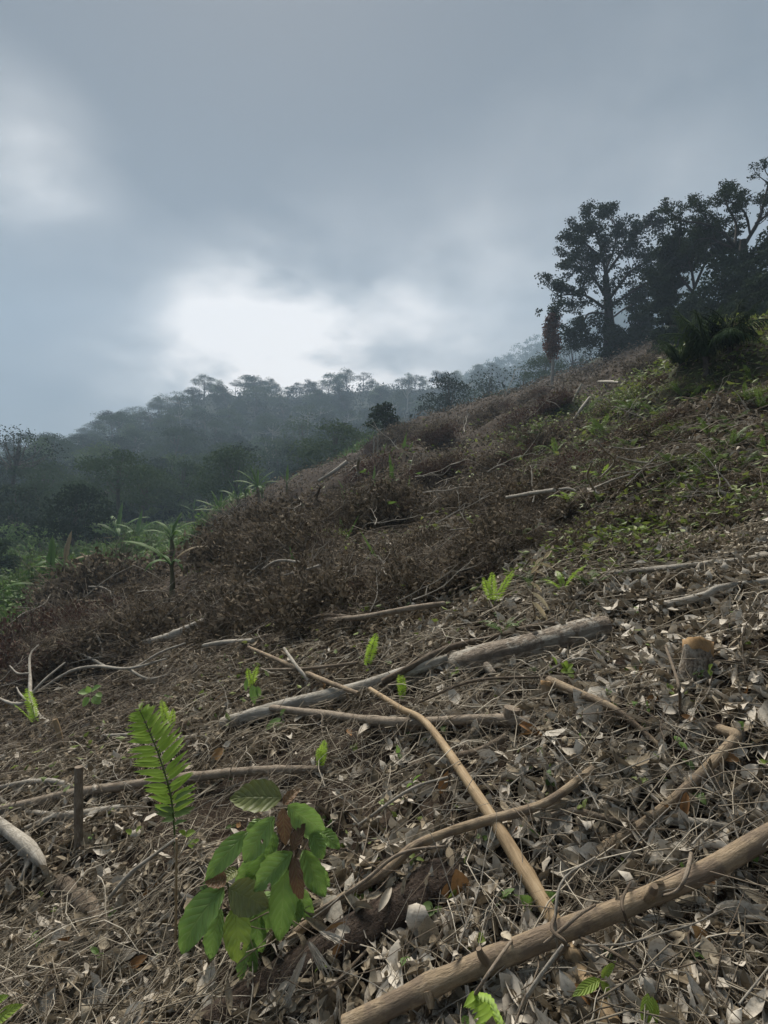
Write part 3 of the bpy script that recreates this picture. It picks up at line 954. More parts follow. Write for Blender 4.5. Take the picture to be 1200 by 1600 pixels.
def palm(px, base, hpx, n, label, seed, mat, trunk_h=.25):
    rr = np.random.default_rng(abs(int(seed)))
    b = at(px, base)
    H = hpx / FPX * b[1]
    o = empty('palm', b); tag(o, label, 'palm')
    tm = MB()
    branch(tm, [(0, 0, -.2), (.02, 0, H * trunk_h * .5), (0, 0, H * trunk_h)], [.05 * H, .045 * H, .05 * H], 9, 10, .1, True, seed)
    tm.build('trunk', M['trunk'], o)
    me = [palm_frond(rr, H * .95, d, M[mat]) for d in (.8, 1.5, 2.3)]
    for k in range(n):
        f = link('frond', me[k % 3], o)
        f.location = (0, 0, H * trunk_h)
        f.rotation_euler = (rr.normal(0, .1), rr.uniform(-.25, .25), k * 2.4 + rr.normal(0, .2))
    return o


palm(1102, 582, 96, 13, 'dark palm with drooping silvery fronds at the top of the bank', 401, 'forest')
palm(1062, 576, 62, 11, 'low dark palm clump beside the tall palm at the thicket edge', 402, 'forest', .1)
palm(1140, 560, 90, 12, 'palm with tall fronds half hidden in the dark thicket', 403, 'forest_dark', .2)

# ------------------------------------------------------------------ ferns, banana plants, weeds
def frond_mesh(L, W, n, droop, mat, rr, rise=1.1, name='frond'):
    mb = MB()
    k = 12
    s = np.linspace(0, 1, k)
    a = rise - droop * s ** 1.3
    x = np.concatenate([[0], np.cumsum(np.cos(a[:-1]))]) * L / (k - 1)
    z = np.concatenate([[0], np.cumsum(np.sin(a[:-1]))]) * L / (k - 1)
    V, Q, UV = tubes(np.stack([x, 0 * x, z], -1)[None], np.linspace(.010, .003, k)[None] * L, 3)
    mb.add(V, Q, None, UV)
    q = np.linspace(.12, .985, n)
    pos = np.stack([np.interp(q, s, x), 0 * q, np.interp(q, s, z)], -1)
    pit = -np.interp(q, s, a)
    for sd in (-1, 1):
        ll = W * np.sin(np.pi * (.12 + .84 * q) ** 1.2) ** .7 * rr.uniform(.9, 1.1, n)
        V, Q, UV = leaf_grid(ll, np.minimum(ll * .16, L / n * .42), -.35, .2, .05, 4, 3, .3, rr)
        V = np.einsum('kij,knj->kni', rotm(sd * (1.35 - .4 * q), 0 * q + rr.normal(.05, .1, n), 0 * q), V)
        Rp = rotm(0 * q, pit, 0 * q)
        V = np.einsum('kij,knj->kni', Rp, V) + pos[:, None]
        mb.add(V, Q, None, UV)
    return mb.mesh(name, mat)


rr = np.random.default_rng(55)
FR = {m: [frond_mesh(1.0, .15, 26, d, M[m], rr) for d in (.9, 1.4, 1.9)] for m in ('fern', 'dull_fern', 'mid_fern')}
FR_UP = frond_mesh(1.0, .17, 20, .35, M['fern'], rr, 1.35)


def fern(px, py, size_px, n, label, mat='dull_fern', upright=False, group=None, seed=0, face=None, spread=None):
    rr = np.random.default_rng(900 + seed)
    b = at(px, py)
    s = size_px / FPX * b[1]
    o = empty('fern', b); tag(o, label, 'fern', group)
    for k in range(n):
        f = link('frond', FR_UP if upright else FR[mat][k % 3], o)
        yaw = (k * 6.283 / n + rr.normal(0, .35)) if face is None else face + rr.normal(0, spread or .5)
        f.rotation_euler = (rr.normal(0, .2), rr.normal(0, .15), yaw)
        f.scale = (s * rr.uniform(.7, 1.1),) * 3
    return o


for k, a in enumerate([
    (572, 1046, 60, 2, 'small bright fern sprout behind the bleached log', 'fern', True), (628, 1096, 34, 3, 'tiny bright fern below the joint of the pale log', 'fern', True),
    (500, 1205, 46, 3, 'little fern sprout where the grey horizontal stick ends', 'fern', True), (56, 1135, 46, 3, 'light green fern at the foot of the forked dead branch', 'fern', True),
    (790, 1000, 62, 6, 'dark green fern against the brown stem above the mottled log', 'dull_fern'), (770, 950, 46, 3, 'pale fern standing left of the hanging tan leaves', 'fern', True),
    (392, 1080, 40, 2, 'small fern tip among the twigs above the bleached log', 'fern', True), (265, 1145, 40, 3, 'dull yellowish fern just behind the tall bright fern frond', 'fern', True),
    (985, 755, 48, 4, 'fern with banded light green fronds on the brushy bank', 'mid_fern'), (940, 755, 40, 4, 'yellow-green fern by the tangle of bare grey stems', 'fern'),
    (890, 790, 44, 5, 'yellowish fern at the end of the white birch-like stick', 'fern'), (1112, 735, 52, 5, 'bright fern half way up the green bank on the right', 'mid_fern'),
    (830, 925, 52, 5, 'fern with low fronds at the left end of the fern patch', 'dull_fern'), (880, 925, 56, 5, 'low fern in the middle of the fern patch beyond the log', 'fern'), (925, 920, 52, 5, 'low fern at the right end of the fern patch beyond the log', 'dull_fern'),
    (1000, 840, 44, 3, 'single arching fern in the heap of brown leaves', 'fern'), (815, 850, 50, 5, 'dull fern at the shaded foot of the brush heap', 'dull_fern'),
    (1190, 640, 50, 5, 'fern at the right edge high on the bank', 'mid_fern'), (1060, 700, 40, 5, 'mid green fern beside the bright fern on the bank', 'dull_fern'),
    (842, 690, 40, 5, 'green fern at the left corner of the green bank', 'mid_fern'), (575, 965, 34, 4, 'short fern beside the long thin stick at mid slope', 'fern'), (500, 850, 34, 5, 'yellow-green plant beyond the white looped twigs', 'fern')]):
    px, py, sz, n, lab, mt = a[:6]
    fern(px, py, sz * (1.35 if len(a) > 6 else 1), n, lab, mt, len(a) > 6, None, k, *((-1.45, .55) if len(a) > 6 else (None, None)))
rr = np.random.default_rng(8)
for k in range(70):
    px = rr.uniform(800, 1215); py = rr.uniform(0, 1)
    lo = np.interp(px, [800, 1000, 1200], [700, 615, 580]); hi = np.interp(px, [800, 1000, 1200], [760, 800, 830])
    py = lo + (hi - lo) * py ** 1.1
    fern(px, py, rr.uniform(22, 46), int(rr.integers(4, 8)), 'low fern growing through brush on the bank ' + near_bank(px, py), 'dull_fern' if rr.random() < .6 else 'mid_fern', False, 'low ferns on the bank ' + near_bank(px, py), 100 + k)


def banana(px, base, hpx, fronds, label, seed, stem_h=.5, group=None, dry=0):
    """fronds: list of (yaw, rise, droop, length as share of height)"""
    rr = np.random.default_rng(abs(int(seed)))
    b = at(px, base)
    H = hpx / FPX * b[1]
    o = empty('banana_plant', b); tag(o, label, 'banana plant', group)
    mb = MB()
    branch(mb, [(0, 0, -.1), (.02 * H, 0, H * stem_h * .5), (0, 0, H * stem_h)], [.055 * H, .045 * H, .028 * H], 9, 10, .08, True, seed)
    mb.build('stem', M['bstem'], o)
    for k, (yaw, rise, droop, ln) in enumerate(fronds):
        L = ln * H
        mb = MB()
        n = 14
        s = np.linspace(0, 1, n)
        a = rise - droop * s ** 1.2
        x = np.concatenate([[0], np.cumsum(np.cos(a[:-1]))]) * L / (n - 1)
        z = np.concatenate([[0], np.cumsum(np.sin(a[:-1]))]) * L / (n - 1)
        V, Q, UV = tubes(np.stack([x, 0 * x, z], -1)[None], np.linspace(.022, .006, n)[None] * L, 5)
        mb.add(V, Q, None, UV)
        wv = .085 * L * np.clip(np.sin(np.pi * np.clip((s - .16) / .84, 0, 1) ** .75), 0, 1) ** .6
        for sd in (-1, 1):
            rows = []
            for q in range(n):
                ww = wv[q] * (1 - .35 * rr.random())
                nx, nz = -math.sin(a[q]), math.cos(a[q])
                rows.append([(x[q], 0, z[q]), (x[q] + nx * ww * .12, sd * ww * .5, z[q] + nz * ww * .12), (x[q] - nx * ww * .2, sd * ww * .95, z[q] - nz * ww * .25 - .1 * ww)])
            V = np.array(rows).reshape(-1, 3)
            Q = [(q * 3 + c, q * 3 + c + 1, q * 3 + c + 4, q * 3 + c + 3) for q in range(n - 1) for c in range(2)]
            mb.add(V, Q, None, np.zeros((len(V), 2)))
        f = mb.build('dry_leaf' if k < dry else 'leaf', M['dry_banana'] if k < dry else M['banana'], o)
        f.location = (0, 0, H * stem_h * .97); f.rotation_euler = (0, 0, yaw)
    return o


banana(268, 934, 84, [(.05, 1.0, 1.35, .85), (3.1, .85, 1.0, 1.1), (.5, 1.45, .5, .45), (2.4, .9, 1.9, .6), (-.9, .7, 1.9, .7), (4.2, .7, 2.0, .7)], 'lone banana plant with two long arching bare fronds on the lip of the slope', 501, .62, dry=1)
banana(78, 958, 92, [(2.0, 1.35, .4, 1.05), (3.6, .8, 1.7, .8), (.4, .5, 2.1, .6), (5, .6, 2.2, .7)], 'banana plant with one bright upright leaf at the left edge of the slope', 502, .35)
banana(100, 940, 106, [(1.6, 1.4, .5, .6), (.3, .9, 1.6, .6), (3.0, .9, 1.7, .6), (4.4, .8, 1.8, .6), (5.5, .7, 2.2, .6)], 'banana plant with dark dry stem behind the bright upright leaf', 503, .5, dry=2)
banana(345, 828, 64, [(3.0, .7, .7, .75), (2.6, 1.2, .5, .65), (3.6, .3, .6, .7), (.6, 1.3, .8, .6), (1.6, 1.5, .2, .5)], 'leaning banana plant leftmost of the row on the lip', 504, .45)
banana(372, 806, 60, [(2.8, .9, 1.2, .7), (.4, 1.4, .5, .6), (3.4, 1.3, .4, .6), (1.2, .9, 1.5, .5)], 'thin banana plant second in the row on the lip', 505, .4)
banana(402, 802, 76, [(3.1, .6, .9, .55), (3.3, 1.0, .7, .55), (2.9, 1.35, .3, .5), (.2, 1.1, .8, .5), (0, .7, 1.2, .5), (1.5, 1.5, .2, .4), (4.3, .4, 2.4, .6), (5.2, .3, 2.4, .6)], 'tallest leafy banana plant of the row with dry hanging sheaths', 506, .55, dry=0)
banana(448, 770, 42, [(1.4, 1.5, .2, .8), (.2, 1.1, .9, .7), (3, 1.3, .6, .6)], 'small banana shoot up the slope right of the row', 507, .3)
banana(302, 812, 30, [(3.2, .8, 1.1, 1.1), (.3, 1.0, 1.3, .8), (1.5, 1.4, .3, .8)], 'small banana plant left of the row on the lip', 508, .4)
banana(183, 862, 81, [(2.2, 1.1, 1.2, .75), (3.0, .9, 1.5, .75), (.5, 1.1, 1.3, .75), (4.0, .9, 1.6, .7), (5.2, .8, 1.8, .7), (1.5, 1.45, .4, .7)], 'full banana clump in the green valley left side of the pair', 509, .3)
banana(214, 858, 64, [(.2, 1.1, 1.2, .75), (3.0, 1.0, 1.4, .75), (1.5, 1.4, .5, .75), (4.7, .8, 1.8, .7)], 'banana clump in the green valley right side of the pair', 510, .3)
banana(268, 866, 75, [(.3, 1.2, 1.4, .7), (2.6, 1.2, 1.4, .7), (3.6, .9, 1.6, .7), (5.4, .9, 1.6, .7), (1.2, 1.4, .8, .7)], 'leafy bright banana clump behind the lone banana plant', 511, .3)
rr = np.random.default_rng(66)
for k in range(14):
    px, py = rr.uniform(-10, 250), rr.uniform(868, 905)
    banana(px, py, rr.uniform(22, 40), [(q * 1.25 + rr.normal(0, .3), rr.uniform(1.15, 1.5), rr.uniform(.7, 1.8), rr.uniform(.55, .85)) for q in range(5)],
           'young banana plant in the thick green growth of the valley floor', 520 + k, .25, 'young banana plants on the valley floor')

# ------------------------------------------------------------------ dead shrubs and heaps of cut brush
def brush_meshes(seed, leafmat, nleaf, ntwig, flat=.5, size=.09):
    rr = np.random.default_rng(abs(int(seed)))
    tb, lb = MB(), MB()
    K = ntwig
    a = rr.random(K) * 6.283; f = rr.random(K) ** .7 * .5
    st = np.stack([np.cos(a) * f, np.sin(a) * f, rr.uniform(-.1, .1, K)], -1)
    a2 = a + rr.normal(0, .8, K); l2 = rr.uniform(.4, .8, K)
    en = st + np.stack([np.cos(a2) * l2, np.sin(a2) * l2, rr.uniform(.02, .95, K) * flat * 1.6], -1)
    m1 = st * .6 + en * .4 + rr.normal(0, .09, (K, 3)) + np.array([0, 0, .12]); m2 = st * .3 + en * .7 + rr.normal(0, .09, (K, 3)) + np.array([0, 0, .1])
    P = np.stack([st, m1, m2, en], 1)
    rad = rr.uniform(.002, .006, K)[:, None] * np.array([[1.2, 1, .8, .4]])
    V, Q, UV = tubes(P, rad, 3); tb.add(V, Q, None, UV)
    d = nrm(rr.normal(0, 1, (nleaf, 3))); d[:, 2] = np.abs(d[:, 2])
    lump = 1 + .9 * vnoise(d[:, 0] * 2.6 + seed, d[:, 1] * 2.6)
    p = d * (rr.random((nleaf, 1)) ** .35) * np.array([.95, .95, flat]) * lump[:, None]
    cards(lb, p, size * rr.uniform(.5, 1.6, nleaf), rr, 1.6, .55)
    return tb.mesh('branches', M['brush_twig']), lb.mesh('dead_foliage', leafmat, False)


BR = [brush_meshes(601, M['brush_leaf'], 1300, 120, .5), brush_meshes(602, M['brush_leaf'], 1500, 70, .6), brush_meshes(603, M['brush_leaf'], 700, 230, .4), brush_meshes(604, M['brush_leaf'], 1600, 60, .5, .06)]
RB = [brush_meshes(611, M['red_brush'], 1900, 80, .6, .06), brush_meshes(612, M['red_brush'], 1500, 80, .7, .06)]
LB = [brush_meshes(631, M['dead_leaf'], 900, 60, .45, .12), brush_meshes(632, M['dead_leaf'], 1000, 50, .5, .10)]
GV = [brush_meshes(641, M['grass'], 1500, 40, .8, .11), brush_meshes(642, M['forest_light'], 1600, 40, .9, .10), brush_meshes(643, M['grass'], 1300, 40, .7, .13)]
GB = [brush_meshes(621, M['weed'], 1100, 70, .5, .075), brush_meshes(622, M['weed'], 900, 90, .45, .06)]


def heap(px, py, rpx, ms, label, group=None, hz=1.0, seed=0, name='dead_shrub', cat='dead shrub', sink=.05):
    b = at(px, py)
    s = rpx / FPX * b[1]
    o = empty(name, b - np.array([0, 0, sink * s]))
    link('branches', ms[0], o)
    o.matrix_world = Matrix.Translation(Vector(o.location)) @ Matrix.Rotation(-.33, 4, 'Y') @ Matrix.Rotation(seed * 1.7, 4, 'Z') @ Matrix.Diagonal((s, s, s * hz, 1))
    tag(o, label, cat, group)
    link('dead_foliage' if cat != 'shrub' else 'foliage', ms[1], o)
    return o


rr = np.random.default_rng(17)
for k in range(64):
    Yq = rr.uniform(14, 66); uq = rr.uniform(-.72, -.30) if Yq < 40 else rr.uniform(-.72, -.12)
    if float(edge_d(np.array([uq * Yq]), np.array([Yq]))[0]) < 2.5: continue
    pq = np.array((uq * Yq, Yq, gz(uq * Yq, Yq)))
    qx, qy = pix(pq)
    sz = rr.uniform(.7, 1.9)
    o = empty('shrub', pq); link('branches', GV[k % 3][0], o); o.rotation_euler = (0, 0, rr.random() * 6); o.scale = (sz, sz, sz * rr.uniform(.9, 1.5))
    lab = ('bushy', 'leafy', 'rounded')[k % 3] + ' green shrub in the valley ' + ('at the left edge below the dark trees', 'beside the layered dark tree', 'left of the lone banana plant', 'behind the lone banana plant')[int(np.searchsorted([70, 160, 250], qx))] + (', near' if Yq < 32 else ', farther off')
    tag(o, lab, 'shrub', lab.replace('shrub', 'shrubs')); link('foliage', GV[k % 3][1], o)
heap(60, 1015, 88, RB[0], 'reddish brown wilted shrub at the left edge behind the forked branch', seed=1, hz=1.35)
heap(150, 990, 70, RB[1], 'reddish brown wilted shrub right of the one at the left edge', seed=2, hz=1.4)
heap(10, 1065, 80, RB[1], 'dark red-brown dead shrub cut off by the left edge', seed=3, hz=1.3)
heap(388, 880, 52, RB[0], 'dark red dead shrub mound on the slope above the white looped twigs', seed=4, hz=1.15)
heap(330, 885, 34, GB[1], 'grey-green weedy shrub right of the lone banana plant', seed=5, name='shrub', cat='shrub')
heap(505, 845, 40, GB[0], 'yellow-green leafy shrub among the brown brush at mid slope', seed=6, name='shrub', cat='shrub')
heap(690, 690, 38, RB[1], 'purple-brown dead shrub mound near the upper lip of the clearing', seed=7)
heap(650, 690, 30, RB[0], 'rounded dead shrub just under the pale-trunked tree', seed=8)
heap(620, 800, 44, RB[0], 'rusty dead shrub in the middle of the slope', seed=9)
rr = np.random.default_rng(71)
n = 0
while n < 175:
    px = rr.uniform(60, 1130); k = rr.random()
    top = np.interp(px, [0, 300, 450, 640, 860, 1040, 1200], [1000, 845, 775, 668, 602, 570, 540])
    bot = np.interp(px, [0, 200, 400, 620, 800, 1000, 1200], [1080, 1020, 985, 955, 880, 850, 850])
    py = top + 4 + (bot - top) * k ** .95
    if px > 850 and py > np.interp(px, [850, 1050, 1200], [690, 600, 540]) and rr.random() < .55:
        continue
    if 205 < px < 345 and 855 < py < 985: continue
    if 320 < px < 470 and py < np.interp(px, [320, 470], [850, 790]) and rr.random() < .75: continue
    dist = (py - top) / (bot - top)
    kind = rr.random()
    redzone = px > 560 and dist < .45
    ms = RB[n % 2] if (redzone and kind < .55) or kind < .08 else BR[n % 4]
    hi = rr.uniform(.7, 1.35)
    rpx = np.interp(py, [600, 700, 850, 1000], [26, 42, 60, 66]) * rr.uniform(.6, 1.4)
    zone = ('at the left end', 'below the row of banana plants', 'left of the middle', 'below the pale-trunked trees', 'right of the middle', 'below the great lacy tree', 'beside the fern bank')[int(np.searchsorted([200, 400, 520, 680, 800, 930], px))]
    kindw = ('leafy brown brush heap', 'dense dark brush heap', 'twiggy grey-brown brush heap', 'rounded brown brush heap')[n % 4] if ms in BR else 'wilted purple-brown shrub'
    lab = kindw + (' low' if dist > .66 else ' high' if dist < .33 else ' midway') + ' on the cleared slope ' + zone
    grp = lab.replace('heap', 'heaps').replace('shrub', 'shrubs')
    heap(px, py, rpx, ms, lab, grp, hi, seed=n + 20)
    n += 1
for k in range(42):
    px = rr.uniform(830, 1215)
    lo = np.interp(px, [830, 1000, 1200], [690, 610, 572]); hi = np.interp(px, [830, 1000, 1200], [770, 800, 840])
    py = rr.uniform(lo, hi)
    if rr.random() < .5:
        heap(px, py, rr.uniform(26, 46), GB[k % 2], 'weedy green shrub on the bank ' + near_bank(px, py), 'green shrubs on the bank ' + near_bank(px, py), .8, k, 'shrub', 'shrub')
    else:
        heap(px, py, rr.uniform(28, 50), BR[k % 2], 'heap of brown withered leaves on the bank ' + near_bank(px, py), 'withered heaps on the bank ' + near_bank(px, py), .75, k)

for k, (px, py, s_) in enumerate([(905, 845, 58), (960, 815, 62), (1015, 800, 60), (1070, 815, 62), (1130, 800, 60), (1185, 790, 60), (985, 862, 56), (1050, 858, 58), (1120, 850, 56), (1180, 845, 56), (880, 800, 44), (1150, 755, 44), (1080, 770, 46)]):
    heap(px, py, s_, LB[k % 2], 'heap of large brown leaves ' + ('above the fern patch', 'between the fern patch and the arching fern', 'right of the arching fern', 'above the long straight pale branch', 'at the right edge above the straight pale branch')[int(np.searchsorted([915, 990, 1060, 1125], px))] + (', upper row' if py < 830 else ', lower row'), 'heaps of large brown leaves', .9, k + 300, 'leaf_heap', 'leaf heap')

# ------------------------------------------------------------------ ground cover nobody could count
def polar(n, r0, r1, power=1.0, half=R(40), rr=rng, c=0.0):
    r = r0 * (r1 / r0) ** (rr.random(n) ** power)
    a = rr.uniform(-half, half, n) + c
    return r * np.sin(a), r * np.cos(a), r


rr = np.random.default_rng(91)
# dead leaves near
mb, mp = MB(), MB()
x, y, r = polar(44000, .75, 9.5, .9, R(43), rr)
dens = .62 + 1.5 * fbm(x, y, .8, 3) + .30 * np.clip(x / np.maximum(r, .1) * 2, -.8, 1)
k = rr.random(len(x)) < np.clip(dens, .04, 1)
x, y, r = x[k], y[k], r[k]
for which, m_, sh in ((0, mb, .74), (1, mp, .40)):
    pick = (rr.random(len(x)) < sh) if which == 0 else (rr.random(len(x)) < sh * (.6 + 1.1 * (x > 0)))
    xx, yy, rr_ = x[pick], y[pick], r[pick]
    K = len(xx)
    L = (.028 + .08 * rr.random(K) ** 1.5) * (1.2 if which else 1) * np.interp(rr_, [1, 4, 10], [1, 1, 1.1]); 
    z = terrain(xx, yy) + rr.uniform(.004, .055, K)
    scatter_leaves(m_, np.stack([xx, yy, z], -1), L, L * rr.uniform(.15, .32, K), rr.normal(0, 1.5, K), rr.uniform(-.2, 1.4, K), rr.random(K) * 6.283, rr.normal(0, .55, K), rr.normal(0, .6, K) + .3, .14, 5, 3, rr)
tag(mb.build('leaf_litter', M['dead_leaf']), 'thick litter of dry brown leaves over the near slope', kind='stuff')
tag(mp.build('pale_leaf_litter', M['pale_leaf']), 'bleached grey-white dry leaves strewn through the litter', kind='stuff')


def twig_field(n, r0, r1, lmin, lmax, tmin, tmax, hmax, power=.9, half=R(43), nodes=5, sides=3, keep=None, wob=.10):
    mb = MB()
    x, y, r = polar(n, r0, r1, power, half, rr)
    if keep is not None:
        k = keep(x, y, r); x, y, r = x[k], y[k], r[k]
    K = len(x)
    L = rr.uniform(lmin, lmax, K) ** 1.0 * np.interp(r, [1, 6, 40, 80], [1, 1.15, 2.2, 3])
    th = rr.uniform(tmin, tmax, K) * np.interp(r, [1, 6, 40, 80], [1, 1.3, 4, 7])
    a = rr.normal(.35, 1.25, K)
    s = np.linspace(-.5, .5, nodes)
    dx, dy = np.cos(a), np.sin(a)
    px_, py_ = x[:, None] + dx[:, None] * s * L[:, None], y[:, None] + dy[:, None] * s * L[:, None]
    bend = rr.normal(0, 1, (K, 1)) * (s[None] ** 2) * L[:, None] * .7 + rr.normal(0, wob, (K, nodes)) * L[:, None] * .35
    px_ += -dy[:, None] * bend; py_ += dx[:, None] * bend
    h0 = rr.random(K) ** 2 * hmax * np.interp(r, [1, 6, 40], [1, 1.3, 4])
    arch = (1 - (2 * s[None]) ** 2) * rr.uniform(-.2, 1, (K, 1)) * L[:, None] * .16
    tilt = rr.normal(0, .16, (K, 1)) * s[None] * L[:, None]
    z = terrain(px_, py_)
    zm = z.mean(1, keepdims=True)
    z = .6 * z + .4 * zm + .004 + h0[:, None] + arch + tilt
    V, Q, UV = tubes(np.stack([px_, py_, z], -1), th[:, None] * np.linspace(1.15, .5, nodes)[None], sides)
    mb.add(V, Q, None, UV)
    return mb


near_keep = lambda x, y, r: rr.random(len(x)) < np.clip(.70 + 1.5 * fbm(x + 5, y + 9, .8, 3) - .22 * np.clip(x / np.maximum(r, .1) * 2, -.8, 1), .08, 1)
tag(twig_field(15500, .75, 10, .10, .46, .0009, .0026, .08, keep=near_keep).build('twig_litter', M['twig']), 'tangle of thin dry twigs over the near slope', kind='stuff')
tag(twig_field(17000, .75, 9, .06, .28, .0005, .0012, .06, keep=near_keep, wob=.26).build('dry_rootlets', M['twig']), 'fine dry straws and rootlets in the litter', kind='stuff')
on_slope = lambda x, y, r: (edge_d(x, y) < 1) & (x < 24) & (rr.random(len(x)) < np.clip(.8 + 1.0 * fbm(x, y, 2.5, 3), .2, 1))
tag(twig_field(11000, 5, 95, .15, .7, .0012, .0030, .12, 1.0, R(40), 5, 3, on_slope, .30).build('slash', M['brush_twig']), 'grey sticks and slash strewn over the cleared slope', kind='stuff')

mb = MB()
x, y, r = polar(120000, 3.2, 95, .95, R(40), rr)
k = (edge_d(x, y) < 1.5) & (x < 26); x, y, r = x[k], y[k], r[k]
K = len(x)
p = np.stack([x, y, terrain(x, y) + rr.random(K) ** 2 * np.interp(r, [4, 10, 60], [.06, .20, .7])], -1)
cards(mb, p, np.interp(r, [4, 10, 30, 90], [.05, .08, .15, .32]) * rr.uniform(.5, 1.5, K), rr, 1.4, .5)
tag(mb.build('brush_litter', M['brush_leaf'], smooth=False), 'brown withered leaves and stems covering the cleared slope', kind='stuff')

mb = MB()
x, y, r = polar(95000, 2.0, 40, .9, R(42), rr)
gmk = green_mask(x, y) * (edge_d(x, y) < 1)
k = rr.random(len(x)) < np.clip(gmk * 1.9 - .12, 0, 1) + .045 * (x > -3) * np.clip(.5 + 3 * fbm(x + 70, y + 20, 2.2, 2), 0, 2)
x, y, r = x[k], y[k], r[k]; K = len(x)
p = np.stack([x, y, terrain(x, y) + rr.random(K) * np.interp(r, [2, 6, 30], [.05, .22, .5])], -1)
cards(mb, p, np.interp(r, [2, 6, 30], [.028, .07, .17]) * rr.uniform(.5, 1.5, K), rr, .8, .5)
tag(mb.build('bank_weeds', M['weed'], smooth=False), 'low green weeds spreading through the brush of the right bank', kind='stuff')

mb = MB()
K = 80000
y = rr.uniform(7, 82, K) ** 1.0; x = rr.uniform(-.85, .05, K) * y
k = rr.random(K) < green_mask(x, y); x, y = x[k], y[k]; K = len(x)
z = terrain(x, y)
L = rr.uniform(.3, .9, K) * np.interp(y, [8, 60], [.7, 1.5]); a = rr.random(K) * 6.283; wdt = L * rr.uniform(.06, .14, K)
tp = np.stack([x + np.cos(a) * L * .6, y + np.sin(a) * L * .6, z + L * rr.uniform(.3, 1, K)], -1)
b0 = np.stack([x - np.sin(a) * wdt, y + np.cos(a) * wdt, z - .03], -1); b1 = np.stack([x + np.sin(a) * wdt, y - np.cos(a) * wdt, z - .03], -1)
mb.add(np.stack([b0, b1, tp], 1), None, np.arange(K * 3).reshape(-1, 3))
cl = rr.integers(0, K, 26000)
pc = np.stack([x[cl], y[cl], z[cl] + rr.random(len(cl)) * .7], -1) + rr.normal(0, .2, (len(cl), 3))
cards(mb, pc, np.interp(y[cl], [8, 60], [.13, .4]) * rr.uniform(.6, 1.4, len(cl)), rr, .6, .5)
tag(mb.build('valley_grass', M['grass'], smooth=False), 'lush green grass and low growth on the valley floor', kind='stuff')

# ------------------------------------------------------------------ sticks, logs and stumps one can point at
def stick(name, label, cat, pts, mat, sides=8, lump=.08, seed=0, cut=True, group=None, lift=.35):
    """pts: (px, py, lift above ground in m, width in photo pixels)"""
    P, rad = [], []
    for px, py, h, wd in pts:
        q = at(px, py, h)
        r = wd / 2 / FPX * q[1]
        P.append(q + np.array([0, 0, r * lift])); rad.append(r)
    mb = MB()
    L = np.linalg.norm(np.diff(np.array(P), axis=0), axis=1).sum()
    branch(mb, P, rad, sides, int(np.clip(L / .03, 14, 70)), lump, True, seed)
    o = mb.build(name, mat)
    tag(o, label, cat, group)
    return o, P, rad


def child_branch(parent, name, pts, mat, sides=6, lump=.08, seed=0):
    P, rad = [], []
    for px, py, h, wd in pts:
        q = at(px, py, h); P.append(q); rad.append(wd / 2 / FPX * q[1])
    mb = MB(); branch(mb, P, rad, sides, 16, lump, True, seed)
    return mb.build(name, mat, parent)


POLE = stick('pole', 'thick smooth tan pole lying across the bottom right corner', 'pole', [(540, 1612, .09, 33.0), (690, 1538, .10, 33.7), (780, 1500, .10, 31.6), (870, 1464, .11, 32.3), (1000, 1412, .11, 30.3), (1110, 1362, .10, 30.3), (1215, 1303, .09, 31.6)], M['pole'], 18, .11, 1)
stick('cane', 'slim bent tan cane running downhill under the thick pole', 'cane', [(578, 1078, .10, 7.6), (625, 1108, .10, 9.3), (668, 1134, .11, 11.0), (745, 1245, .10, 17.0), (812, 1352, .07, 22.1), (872, 1455, .055, 25.5), (908, 1525, .045, 27.2), (960, 1612, .04, 29.8)], M['cane'], 12, .05, 2)
stick('branch', 'long thin curved brown branch crossing over the tan cane', 'branch', [(452, 1468, .02, 15), (530, 1410, .05, 15), (600, 1366, .08, 15), (645, 1327, .10, 15), (700, 1303, .12, 14), (760, 1285, .13, 15), (850, 1258, .09, 14), (928, 1204, .05, 13)], M['pole'], 9, .06, 3)
stick('branch', 'tan branch with a sharp elbow lying on pale leaves at right', 'branch', [(935, 1335, .02, 20.4), (1010, 1287, .04, 17.0), (1080, 1228, .06, 17.0), (1140, 1168, .07, 17.8), (1150, 1152, .07, 17.8), (1135, 1146, .06, 17.0), (1108, 1136, .02, 14.4)], M['pole'], 10, .06, 4)
MOT = stick('log', 'thick mottled log with dark broken end lying across mid picture', 'log', [(600, 1080, .0, 8), (650, 1062, .0, 14), (690, 1046, .0, 28), (760, 1034, .03, 39.1), (850, 1012, .07, 39.1), (915, 992, .07, 37.4), (952, 985, .05, 34.0)], M['log'], 16, .20, 5)
stick('log', 'bleached pale log, its cut left end near the fern, leading up to the mottled log', 'log', [(348, 1134, .03, 20.0), (405, 1118, .05, 20.8), (460, 1103, .05, 20.8), (540, 1084, .05, 20.8), (620, 1058, .05, 19.2), (700, 1030, .07, 12.8)], M['grey_log'], 12, .18, 6)
o, _, _ = stick('branch', 'grey-brown branch lying below the bleached log and ending at a cut stub', 'branch', [(425, 1108, .10, 9), (520, 1120, .08, 13), (600, 1130, .08, 15), (660, 1131, .07, 15), (730, 1127, .06, 15), (800, 1128, .05, 18), (838, 1132, .02, 10)], M['stick'], 9, .09, 7)
child_branch(o, 'stub', [(792, 1130, .04, 22), (798, 1118, .07, 22), (800, 1106, .10, 23)], M['stick'], 9, .1, 71)
stick('branch', 'short dark branch below the cut stub right of the cane', 'branch', [(640, 1200, .01, 12), (700, 1186, .03, 13), (745, 1178, .03, 13), (792, 1153, .04, 12)], M['stick'], 8, .08, 8)
